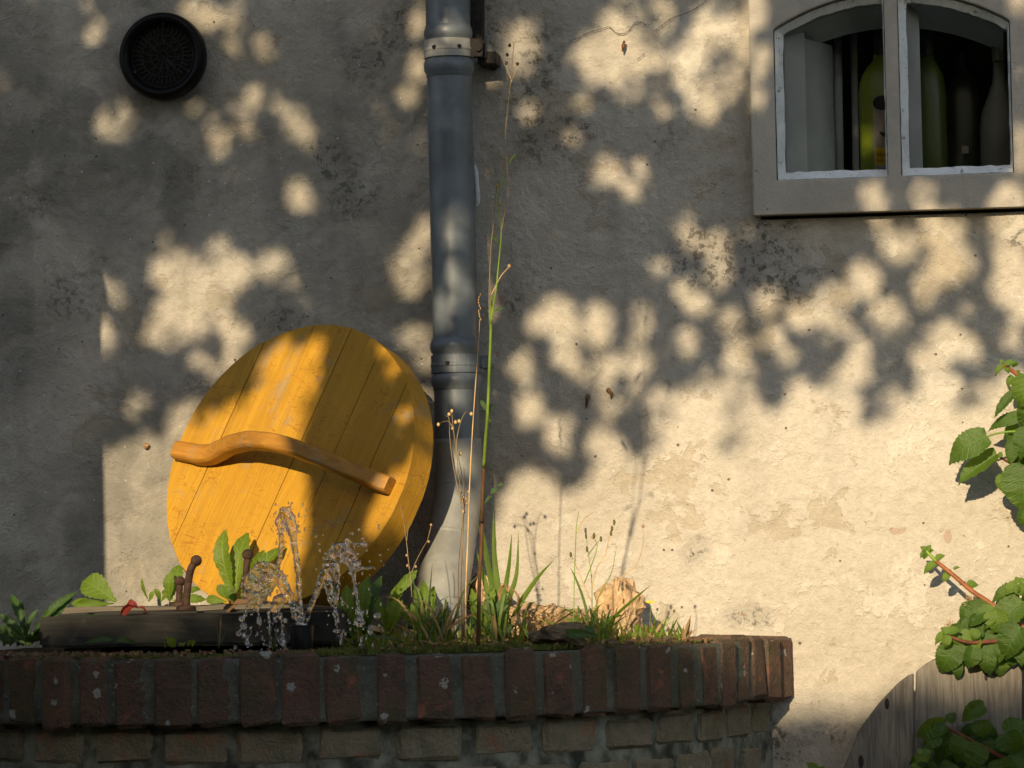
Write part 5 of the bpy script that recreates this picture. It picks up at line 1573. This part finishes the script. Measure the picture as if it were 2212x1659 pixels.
# moss along the rim: thousands of tiny tips
mb = MB()
for k in range(15000):
    th = rgp.uniform(-1.15, 1.25)
    dens = .35 + .65 * max(0, mnoise.noise(Vector((th * 6, 1, 0))) + .5) + (1.2 if .1 < th < .75 else 0)
    if rgp.random() > dens * .7: continue
    rr = .748 - abs(rgp.gauss(0, .045)) - (.0 if .1 < th < .75 else .015)
    x = BED_X + math.sin(th) * rr; d = .03 + math.cos(th) * rr
    hh = (.006 + .007 * max(0, mnoise.noise(Vector((x * 22, d * 22, 0))))) * rgp.uniform(.5, 1.3) * (1.3 if .1 < th < .75 else .7)
    a = rgp.uniform(0, 6.28); q = .0016
    lx_, ly_ = rgp.gauss(0, .003), rgp.gauss(0, .003)
    z0 = BZ - .002
    mb.add([(x + q * math.cos(a), -d + q * math.sin(a), z0), (x + q * math.cos(a + 2.1), -d + q * math.sin(a + 2.1), z0), (x + q * math.cos(a + 4.2), -d + q * math.sin(a + 4.2), z0), (x + lx_, -d + ly_, z0 + hh)], [(0, 1, 3), (1, 2, 3), (2, 0, 3)])
tag(mb.build('moss', M['moss']), 'green moss along the brick rim', 'moss', kind='stuff')
# short plants filling the back of the bed
mb = MB()
for k in range(700):
    x = at(rgp.uniform(740, 1480), 1380, .3).x; d = rgp.uniform(.06, .55)
    if math.hypot(x - BED_X, d) > .70: continue
    c = Vector((x, -d, BZ + .002)); h = rgp.uniform(.012, .045)
    a = rgp.uniform(0, 6.28); ln_ = Vector((rgp.gauss(0, .5), rgp.gauss(0, .5), 1)).normalized() * h
    s = Vector((math.cos(a), math.sin(a), 0)) * rgp.uniform(.001, .0028)
    mb.add([c - s, c + s, c + ln_ * .6 + s * 1.2, c + ln_ * 1.05, c + ln_ * .6 - s * 1.2], [(0, 1, 2, 3, 4)], rgp.choice((0, 0, 1)))
tag(link('short_grass', mb.mesh('short_grass', [M['grass'], M['dry']])), 'short mixed grass and weeds covering the soil', 'grass', kind='stuff')

# ------------------------------------------------------------------ small things
rl = weed('fallen red leaf lying on the front of the board cover', (270, 1312), .50, [(300, 1312, 214, 1310, 26), (296, 1312, 262, 1304, 22), (300, 1313, 330, 1316, 6)], [leaf_mesh('red_leaf', M['red_leaf'], .28, .03, 0, .5, -.35, 10, wavy=.15, seed=91)], 'fallen_leaf', 'leaf', 1.3)
weed('crumpled dead leaf on the cover beside the right iron peg', (508, 1304), .44, [(520, 1304, 496, 1298, 14), (505, 1304, 482, 1306, 10), (512, 1304, 512, 1292, 12)], [leaf_mesh('dead_leaf', M['dead'], .3, .04, 0, .6, -.5, 8, wavy=.3, seed=92)], 'fallen_leaf', 'leaf', .8)
mb = MB()
c = at(1346, 102, .010)
mb.ball((0, 0, 0), 1, 10, 8, (.0048, .006, .0135), 0)
mb.ball((.001, -.001, .014), .0042, 8, 6)
o = mb.build('pupa', simple('pupa_shell', (0.16, 0.055, 0.02), .5, .6, 160, .3)); o.location = c; o.rotation_euler = (0, .15, 0); o.scale = (.62, .62, .62)
for v in o.data.vertices: v.co += v.normal * .0009 * math.sin(v.co.z * 1500)
tag(o, 'small brown pupa hanging on the sunlit wall left of the window', 'insect')
mb = MB(); c = at(316, 964, .006)
pts = []
for k in range(40):
    a = k * .42; r = .0050 * (1 - k / 46); pts.append((r * math.cos(a) * .7, -.0001 * k, r * math.sin(a) * .7))
mb.tube(pts, [.0028 * (1 - k / 52) for k in range(40)], 8)
o = mb.build('snail', simple('snail_shell', (0.30, 0.17, 0.07), .4, .4, 300), smooth=True); o.location = c
tag(o, 'tiny brown snail on the sunlit wall left of the lid', 'snail')
for k, (x, y, lab) in enumerate(((1314, 843, 'dark cocoon like scrap on the wall, right one of a pair'), (1270, 856, 'dark hooked scrap on the wall, left one of a pair'))):
    mb = MB(); mb.tube([at(x, y, .006), at(x + (8 if k == 0 else -2), y + 8, .008), at(x + (6 if k == 0 else -4), y + (18 if k == 0 else 26), .005)], [.004, .003, .001], 7); mb.ball(at(x, y, .006), .0042, 8, 6)
    tag(mb.build('wall_scrap', M['dead'], smooth=True), lab, 'debris')

# ================================================================== what throws the shade: tree, hedge and gatepost outside the picture
# openings of the crown, as they fall on the wall (grid units): x, y, rx, ry, turn, depth of the surface they fall on
OP = [
 (202,13,22,20,0),(202,73,12,26,0),(320,17,11,7,0),(427,18,38,24,0),(500,33,24,32,0),(447,40,22,14,0),(497,107,7,11,0),
 (232,266,13,26,25),(267,255,14,30,20),(245,278,20,15,0),(226,300,9,10,0),(417,230,5,5,0),(472,283,24,36,-8),(470,330,14,8,0),
 (547,203,11,15,0),(522,238,17,17,0),(531,275,11,18,0),(-4,160,8,18,0),
 (365,578,40,52,0),(430,592,60,46,0),(500,588,45,42,0),(400,680,75,50,0),(360,712,45,38,0),(455,662,60,40,0),(430,640,60,50,0),(585,570,34,22,0),(638,606,22,18,30),(655,648,9,14,0),(353,530,14,20,0),(478,535,26,20,0),
 (213,620,13,22,0),(256,636,14,12,0),(213,728,32,38,0),(184,696,8,28,0),(515,742,26,42,20),(500,785,18,16,0),(430,780,12,14,0),(465,801,10,10,0),(487,708,18,14,0),(303,860,13,16,0),(285,888,4,10,0),(200,880,5,14,0),
 (566,100,8,17,0),(605,215,20,27,-15),(636,263,24,34,-10),(663,297,7,11,0),(645,423,24,36,0),
 (903,42,15,36,0),(806,77,7,15,0),(906,146,19,28,0),(876,207,13,13,-40),(850,300,10,14,0),(908,305,10,14,0),(917,490,22,32,0),(890,552,36,45,0),(886,590,38,46,0),(900,735,34,30,0),(918,770,20,25,0),
 (1126,100,36,58,15),(1150,243,26,16,0),(1256,213,10,19,0),(1230,297,9,8,0),(1200,27,7,8,0),
 (1360,10,27,62,0),(1428,36,23,46,0),(1323,97,78,42,-15),(1266,128,34,32,0),(1283,156,20,17,0),(1346,155,38,34,0),(1353,188,20,13,0),(1406,123,30,27,0),(1335,62,46,34,0),
 (1540,45,38,52,0),(1523,78,34,38,0),(1588,70,26,40,0),(1480,145,40,38,0),(1500,110,40,28,0),(1588,147,28,30,0),(1558,187,32,28,0),(1520,227,33,31,0),(1560,80,40,25,0),(1490,180,26,18,0),(1606,108,18,28,0),
 (1636,36,24,46,0),(1655,140,17,28,0),(1640,213,14,36,0),(1310,370,29,27,0),(1286,398,13,8,0),(1383,357,12,16,0),(1363,405,18,18,0),(1416,207,14,18,0),(1436,243,9,10,0),
 (1480,487,14,14,0),(1540,523,26,27,0),(1495,525,22,18,0),(1616,490,6,12,0),(1423,577,15,13,0),(1556,583,23,36,15),(1497,640,46,26,45),(1657,643,24,38,0),
 (1206,683,37,43,0),(1162,690,27,30,0),(1240,728,48,34,0),(1292,703,29,53,0),(1223,763,27,34,0),(1233,800,10,7,0),(1390,696,20,33,0),(1376,773,30,44,0),(1325,786,30,18,-20),(1283,803,23,23,0),(1484,736,20,25,0),
 (1580,703,20,34,0),(1590,753,21,40,0),(1592,795,27,42,0),(1606,840,30,32,0),(1129,796,25,32,0),(1143,883,27,37,0),(1210,936,31,39,0),(1313,868,20,40,-10),(1370,860,21,33,15),(1640,733,11,14,0),
 (1782,448,7,5,0),(1889,438,24,26,0),(1998,438,21,18,0),(2192,440,34,24,0),(1916,482,22,30,0),(1946,528,40,36,0),(2010,500,34,38,0),(2052,525,44,54,0),(2069,558,40,38,0),(2042,584,44,28,0),(2002,622,36,30,0),
 (1866,608,36,36,0),(1802,642,34,28,0),(1732,682,32,31,0),(1769,672,34,24,0),(1816,708,34,14,0),(1919,682,38,40,0),(1676,722,13,20,0),(1697,770,15,19,0),(2096,665,14,17,0),(2189,725,16,30,0),(1790,735,10,8,0),
 (2162,498,28,58,0),(2194,550,46,90,0),(2182,615,38,58,0),(2210,650,30,42,0),(2203,20,18,24,0),(2206,181,9,24,0),(2208,340,12,56,0),
 # on the pipe (a little in front of the wall)
 (990,28,20,26,0,.11),(1002,72,24,16,0,.11),(936,105,24,20,0,.11),(1030,105,14,18,0,.1),(990,467,19,23,0,.115),(972,502,18,28,0,.115),(996,596,33,43,0,.115),(970,640,23,28,0,.115),(948,682,16,28,0,.1),(986,785,27,24,0,.12),(990,850,15,20,0,.12),(996,996,22,24,0,.12),(955,60,6,10,0,.11),
 (975,1090,30,40,0,.14),(965,1160,40,50,0,.17),(955,1230,45,60,0,.2),(950,1310,60,60,0,.22),
 # on the rim of the lid
 (925,1040,9,46,0,.26),(900,1130,12,46,20,.26),
]
POLY = [
 # broad sunlit part low on the right
 [(1100,1060),(1116,1036),(1156,1020),(1183,1036),(1200,1066),(1240,1066),(1273,1043),(1280,1003),(1270,953),(1286,930),(1320,933),(1340,960),(1352,986),(1400,986),(1406,920),(1403,853),(1426,833),(1443,853),(1453,873),(1466,843),(1500,830),(1530,806),(1550,820),(1580,800),(1620,820),(1636,853),(1643,880),(1659,893),(1676,895),(1699,872),(1709,838),(1732,825),(1752,838),(1769,838),(1802,818),(1826,781),(1839,748),(1866,728),(1876,748),(1876,828),(1852,835),(1856,888),(1872,908),(1892,901),(1912,848),(1939,848),(1959,878),(1969,865),(1979,841),(1992,815),(1982,788),(1966,768),(1979,741),(2019,708),(2046,688),(2072,708),(2082,725),(2109,735),(2116,768),(2092,785),(2066,761),(2049,768),(2049,801),(2072,821),(2079,848),(2056,875),(2102,885),(2112,828),(2146,812),(2230,806),(2330,840),(2420,800),(2520,850),(2620,820),(2800,900),(3400,900),(3400,1900),(1060,1900),(1060,1150)],
 # sunlit part low on the left
 [(-900,1030),(-500,1000),(-200,1040),(100,1010),(200,1008),(213,986),(253,973),(270,953),(290,963),(310,930),(327,936),(337,953),(353,953),(363,913),(383,876),(403,863),(430,876),(470,960),(480,1200),(560,1500),(900,1620),(900,1900),(-900,1900)],
]
# openings that fall on the face of the lid (grid points on the face)
LIDP = [
 [(330,1000),(393,950),(433,903),(493,878),(547,848),(562,838),(552,805),(573,766),(603,738),(632,742),(652,752),(680,718),(696,735),(696,766),(686,836),(676,876),(653,920),(645,965),(655,1010),(664,1035),(657,1075),(664,1110),(660,1160),(645,1210),(625,1320),(560,1420),(340,1420)],
 [(822,738),(838,742),(874,785),(866,806),(836,812),(830,785)],
 [(858,1012),(880,1030),(868,1080),(830,1135),(800,1160),(792,1130),(815,1080),(838,1040)],
 [(862,880),(880,885),(878,915),(862,915)],
]
# dark leaves inside the bright part
HOLE = [(1543,130,27,13,-42),(1470,890,22,10,45),(1580,915,11,48,4),(2007,537,10,10,0),(1960,482,9,11,0),(1375,905,8,25,0)]

GX0, GX1, GY0, GY1, GS = -900, 3300, -1150, 1700, 3.0
nx_, ny_ = int((GX1 - GX0) / GS), int((GY1 - GY0) / GS)
LIT = np.zeros((ny_, nx_), bool)
gy, gx = np.mgrid[0:ny_, 0:nx_]
PXg = GX0 + (gx + .5) * GS; PYg = GY0 + (gy + .5) * GS
def shift(px, py, d):
    p = sun_to_wall(np.array(at(px, py, d)))
    a, b = proj(p[None]); return float(a[0]), float(b[0])
def ell(x, y, rx, ry, an, val):
    R = max(rx, ry) + 4
    i0, i1 = max(0, int((x - R - GX0) / GS)), min(nx_, int((x + R - GX0) / GS) + 2)
    j0, j1 = max(0, int((y - R - GY0) / GS)), min(ny_, int((y + R - GY0) / GS) + 2)
    if i1 <= i0 or j1 <= j0: return
    X = PXg[j0:j1, i0:i1] - x; Y = PYg[j0:j1, i0:i1] - y
    c, s = math.cos(math.radians(an)), math.sin(math.radians(an))
    U = X * c + Y * s; V = -X * s + Y * c
    LIT[j0:j1, i0:i1][(U / rx) ** 2 + (V / ry) ** 2 < 1] = val
def poly(P, val):
    P = np.array(P, float)
    ins = np.zeros(LIT.shape, bool)
    n = len(P)
    for i in range(n):
        x1, y1 = P[i]; x2, y2 = P[(i + 1) % n]
        if y1 == y2: continue
        cond = (PYg > min(y1, y2)) & (PYg <= max(y1, y2)) & (PXg < (PYg - y1) * (x2 - x1) / (y2 - y1) + x1)
        ins ^= cond
    LIT[ins] = val
rgm = random.Random(77)
# anywhere outside the picture: ordinary random gaps
for k in range(420):
    x, y = rgm.uniform(GX0, GX1), rgm.uniform(GY0, 1000)
    if -40 < x < 2260 and y > -40: continue
    ell(x, y, rgm.uniform(10, 44), rgm.uniform(10, 44), 0, True)
for e in OP:
    x, y, rx, ry, an = e[:5]
    if len(e) > 5: x, y = shift(x, y, e[5])
    rx, ry = (q * .95 if q >= 17 else q * .6 + 7.5 for q in (rx, ry))
    ell(x, y, rx, ry, an, True)
for P in POLY: poly(P, True)
# nothing but shade on the wall behind the lid except what the lid shows
for P in LIDP:
    Q = []
    for (x, y) in P:
        p = onplane(x, y, LC, LN)
        a, b = proj(sun_to_wall(np.array(p))[None]); Q.append((float(a[0]), float(b[0])))
    poly(Q, True)
_x, _y = shift(1878, 318, -.13); ell(_x, _y, 17, 24, 0, True)
# a leaf may overlap the edge of an opening a little
for _k in range(1):
    E = LIT.copy(); E[1:] &= LIT[:-1]; E[:-1] &= LIT[1:]; E[:, 1:] &= LIT[:, :-1]; E[:, :-1] &= LIT[:, 1:]
    LIT = E
for (x, y, rx, ry, an) in HOLE: ell(x, y, rx, ry, an, False)

# leaf outline of unit length (x across, y along)
LO = np.array([(0, 0), (.16, .10), (.36, .30), (.40, .52), (.27, .78), (0, 1.0), (-.27, .78), (-.40, .52), (-.36, .30), (-.16, .10)])
SAMP = np.concatenate([LO * f + np.array([0, .5]) * (1 - f) for f in (1.0, .75, .5, .25)] + [np.array([[0, .5]])])
DARK = ~LIT
# shade needed only above a lower limit
need = DARK & (PYg < 1560)
cover = np.zeros(LIT.shape, np.uint8)
leavesV = []
leavesF = []
def try_leaves(N, smin, smax, maxc, ylo=-1100, focus=False):
    cnt = 0
    if focus:
        jj, ii = np.nonzero(need & (cover == 0))
        if len(jj) == 0: return 0
        sel = RNG.integers(0, len(jj), N)
        cx = GX0 + (ii[sel] + RNG.random(N)) * GS; cy = GY0 + (jj[sel] + RNG.random(N)) * GS
    else:
        cx = RNG.uniform(GX0 + 60, GX1 - 60, N); cy = RNG.uniform(ylo, 1540, N)
    size = RNG.uniform(smin, smax, N)
    dep = RNG.uniform(2.7, 4.3, N) if not focus else RNG.uniform(2.7, 4.0, N)
    for k in range(N):
        w = at(float(cx[k]), float(cy[k]), 0)
        d = float(dep[k])
        c = np.array([w.x - SA * d, -d, w.z + SB * d])
        # leaf plane: faces roughly up and outwards, hanging tip down
        y = np.array([RNG.normal(0, .5), RNG.normal(0, .35), -1.0 + RNG.normal(0, .5)]); y /= np.linalg.norm(y)
        z = np.array([RNG.normal(0, .35), -1.0, .55 + RNG.normal(0, .4)]); z -= y * z.dot(y); z /= np.linalg.norm(z)
        x = np.cross(y, z)
        s = float(size[k])
        pts = c + s * (SAMP[:, :1] * x + (SAMP[:, 1:] - .5) * y)
        a, b = proj(sun_to_wall(pts))
        ia = ((a - GX0) / GS).astype(int); ib = ((b - GY0) / GS).astype(int)
        ok = (ia >= 0) & (ia < nx_) & (ib >= 0) & (ib < ny_)
        if not ok.all(): continue
        if LIT[ib, ia].any(): continue
        if (cover[ib, ia] < maxc).sum() < (9 if not focus else 3): continue
        # mark the footprint
        j0, j1, i0, i1 = ib.min(), ib.max() + 1, ia.min(), ia.max() + 1
        O = np.stack([a[:10], b[:10]], 1)
        X = PXg[j0:j1, i0:i1]; Y = PYg[j0:j1, i0:i1]
        ins = np.zeros(X.shape, bool)
        for i in range(10):
            x1, y1 = O[i]; x2, y2 = O[(i + 1) % 10]
            if abs(y1 - y2) < 1e-6: continue
            ins ^= (Y > min(y1, y2)) & (Y <= max(y1, y2)) & (X < (Y - y1) * (x2 - x1) / (y2 - y1) + x1)
        cover[j0:j1, i0:i1][ins] += 1
        o3 = c + s * (LO[:, :1] * x + (LO[:, 1:] - .5) * y)
        leavesV.append(o3); cnt += 1
    return cnt
try_leaves(5000, .09, .15, 1)
try_leaves(9000, .055, .10, 1)
for _k in range(3): try_leaves(6000, .030, .06, 1, focus=True)
for _k in range(4): try_leaves(6000, .016, .034, 1, focus=True)
# small leaves and twig ends that stray into the openings and break their edges
D1 = LIT.copy()
for _k in range(5):
    E = D1.copy(); E[1:] &= D1[:-1]; E[:-1] &= D1[1:]; E[:, 1:] &= D1[:, :-1]; E[:, :-1] &= D1[:, 1:]
    D1 = E
edge = LIT & ~D1 & (PYg < 1000) & (PXg > -60) & (PXg < 2280)
jj, ii = np.nonzero(edge)
sel = RNG.integers(0, len(jj), 620)
for k in sel:
    w = at(float(GX0 + ii[k] * GS), float(GY0 + jj[k] * GS), 0); d_ = RNG.uniform(3.0, 4.9)
    c_ = np.array([w.x - SA * d_, -d_, w.z + SB * d_])
    y = np.array([RNG.normal(0, .8), RNG.normal(0, .3), RNG.normal(-.4, .8)]); y /= np.linalg.norm(y)
    z = np.array([RNG.normal(0, .4), -1.0, .4]); z -= y * z.dot(y); z /= np.linalg.norm(z)
    x = np.cross(y, z); s = RNG.uniform(.016, .036)
    leavesV.append(c_ + s * (LO[:, :1] * RNG.uniform(.5, 1.0) * x + (LO[:, 1:] - .5) * y))
V = np.concatenate(leavesV)
nL = len(leavesV)
F = [(i * 10, i * 10 + 1, i * 10 + 2, i * 10 + 3, i * 10 + 4, i * 10 + 5) for i in range(nL)] + [(i * 10, i * 10 + 5, i * 10 + 6, i * 10 + 7, i * 10 + 8, i * 10 + 9) for i in range(nL)]
print('crown leaves', nL, 'uncovered', float((need & (cover == 0)).sum()) / float(need.sum()))
tree = empty('shade_tree', (-3.3, -3.9, 0), 'leafy tree left of and behind the viewer, its crown dappling the wall', 'tree')
me = bpy.data.meshes.new('crown'); me.from_pydata(V.tolist(), [], F); me.materials.append(M['tree_leaf'])
cr_ = link('crown', me, None, tree); cr_['kind'] = 'stuff'
mb = MB()
mb.tube(spline([(-3.3, -3.9, -.05), (-3.28, -3.88, .8), (-3.2, -3.85, 1.7), (-3.0, -3.8, 2.6), (-2.75, -3.75, 3.3)], 16), list(np.linspace(.17, .09, 16)), 12)
mb.build('trunk', M['bark'], tree, smooth=True)
mb = MB()
limb = spline([(-3.0, -3.8, 2.6), (-2.2, -3.8, 3.4), (-1.4, -3.8, 3.95), (-.5, -3.8, 4.25), (.5, -3.75, 4.3), (1.5, -3.7, 4.2)], 40)
mb.tube(limb, list(np.linspace(.085, .018, 40)), 9)
mb.tube(spline([(-2.75, -3.75, 3.3), (-2.2, -4.0, 4.0), (-1.5, -4.2, 4.5), (-.6, -4.2, 4.7)], 16), list(np.linspace(.07, .02, 16)), 8)
# twigs that stay inside the shade
rgt = random.Random(4)
tw_n = 0
for k in range(900):
    s = limb[rgt.randrange(8, 40)]
    e = np.array([s[0] + rgt.gauss(0, .35), s[1] + rgt.uniform(-.5, .5), s[2] - rgt.uniform(.3, 1.7)])
    Q = spline([tuple(s), tuple(s * .6 + e * .4 + np.array([rgt.gauss(0, .06), rgt.gauss(0, .06), .05])), tuple(e)], 14)
    a, b = proj(sun_to_wall(np.array(Q)))
    ia = ((a - GX0) / GS).astype(int); ib = ((b - GY0) / GS).astype(int)
    ok = (ia >= 2) & (ia < nx_ - 2) & (ib >= 2) & (ib < ny_ - 2)
    if (LIT[np.clip(ib, 2, ny_ - 3), np.clip(ia, 2, nx_ - 3)] & ok).any(): continue
    mb.tube(Q, list(np.linspace(.010, .003, 14)), 5); tw_n += 1
    if tw_n > 60: break
mb.build('limb', M['bark'], tree, smooth=True)

# tall clipped hedge behind the viewer: keeps the foot of the wall in shade
HD = 7.2
HZ = 0.745 + SB * HD
hedge = empty('clipped_hedge', (0, -HD - .35, 0), 'tall clipped hedge behind the viewer shading the foot of the wall', 'hedge')
mb = MB(); mb.box((-1.0, -HD - .40, HZ / 2 - .06), 5.0, .28, HZ / 2 - .03)
mb.build('core', M['bark'], hedge)
N_ = 42000
for k_, (xh, wz) in enumerate(((-4.3, .62),)):  # taller left part, added to keep the plants on that side in shade
    mb = MB(); mb.box((xh + .05, -HD - .40, (HZ + wz) / 2), 2.45, .26, (HZ + wz) / 2)
    mb.build('added_shade_core', M['bark'], hedge)
face = RNG.random(N_)
hx_ = RNG.uniform(-6, 4, N_); HT = np.where(hx_ < -1.78, HZ + .62, HZ)
hz_ = np.where(face < .7, RNG.random(N_) * HT, HT + RNG.normal(-.03, .022, N_))
hy_ = np.where(face < .7, -HD - .10 + RNG.normal(0, .03, N_), RNG.uniform(-HD - .75, -HD - .05, N_))
C = np.stack([hx_, hy_, np.minimum(hz_, HT + .03)], -1)
d1 = RNG.normal(0, 1, (N_, 3)); d1 /= np.linalg.norm(d1, axis=1)[:, None]
d2 = RNG.normal(0, 1, (N_, 3)); d2 -= d1 * (d1 * d2).sum(1)[:, None]; d2 /= np.linalg.norm(d2, axis=1)[:, None]
sz = RNG.uniform(.025, .05, N_)[:, None]
Vh = np.stack([C - d1 * sz, C + d2 * sz * .5, C + d1 * sz, C - d2 * sz * .5], 1).reshape(-1, 3)
me = bpy.data.meshes.new('foliage'); me.from_pydata(Vh.tolist(), [], [(4 * i, 4 * i + 1, 4 * i + 2, 4 * i + 3) for i in range(N_)]); me.materials.append(M['tree_leaf'])
fo = link('foliage', me, None, hedge); fo['kind'] = 'stuff'

# rendered gatepost just outside the left edge
px_edge = at(196, 1150, 0).x
GPD = .82
gpx = px_edge - SA * GPD
post = empty('gatepost', (gpx - .15, -GPD - .12, 0), 'plastered gatepost just outside the left edge, its straight shadow on the wall', 'gatepost')
zt = at(190, 590, 0).z + SB * GPD
mb = MB(); mb.box((gpx - .15, -GPD - .10, zt / 2), .15, .10, zt / 2)
o = mb.build('shaft', M['plaster'], post); b = o.modifiers.new('edge', 'BEVEL'); b.width = .006; b.segments = 2
mb = MB(); mb.box((gpx - .155, -GPD - .10, zt + .022), .165, .12, .022)
o = mb.build('capstone', M['surround'], post); b = o.modifiers.new('edge', 'BEVEL'); b.width = .008; b.segments = 2

# unseen low shrub, added outside the left edge to shade the bed
sh_ = empty('added_shade_shrub', (-.88, -1.16, 0), 'low leafy shrub added just outside the left edge to shade that end of the bed', 'shrub')
ns = 2600
u = RNG.normal(0, 1, (ns, 3)); u /= np.linalg.norm(u, axis=1)[:, None]; rr = RNG.random(ns) ** .4
C = np.stack([-.88 + u[:, 0] * rr * .19, -1.16 + u[:, 1] * rr * .18, .72 + u[:, 2] * rr * .46], -1)
d1 = RNG.normal(0, 1, (ns, 3)); d1 /= np.linalg.norm(d1, axis=1)[:, None]
d2 = RNG.normal(0, 1, (ns, 3)); d2 -= d1 * (d1 * d2).sum(1)[:, None]; d2 /= np.linalg.norm(d2, axis=1)[:, None]
sz = RNG.uniform(.018, .032, ns)[:, None]
Vh = np.stack([C - d1 * sz, C + d2 * sz * .5, C + d1 * sz, C - d2 * sz * .5], 1).reshape(-1, 3)
me = bpy.data.meshes.new('crown'); me.from_pydata(Vh.tolist(), [], [(4 * i, 4 * i + 1, 4 * i + 2, 4 * i + 3) for i in range(ns)]); me.materials.append(M['tree_leaf'])
fo = link('crown', me, None, sh_); fo['kind'] = 'stuff'
mb = MB()
for k in range(7): mb.tube([(-.88 + .02 * math.cos(k), -1.16 + .02 * math.sin(k), 0), (-.88 + .07 * math.cos(k), -1.16 + .07 * math.sin(k), .5), (-.88 + .11 * math.cos(k), -1.16 + .11 * math.sin(k), .95)], [.008, .006, .002], 6)
mb.build('stems', M['bark'], sh_)
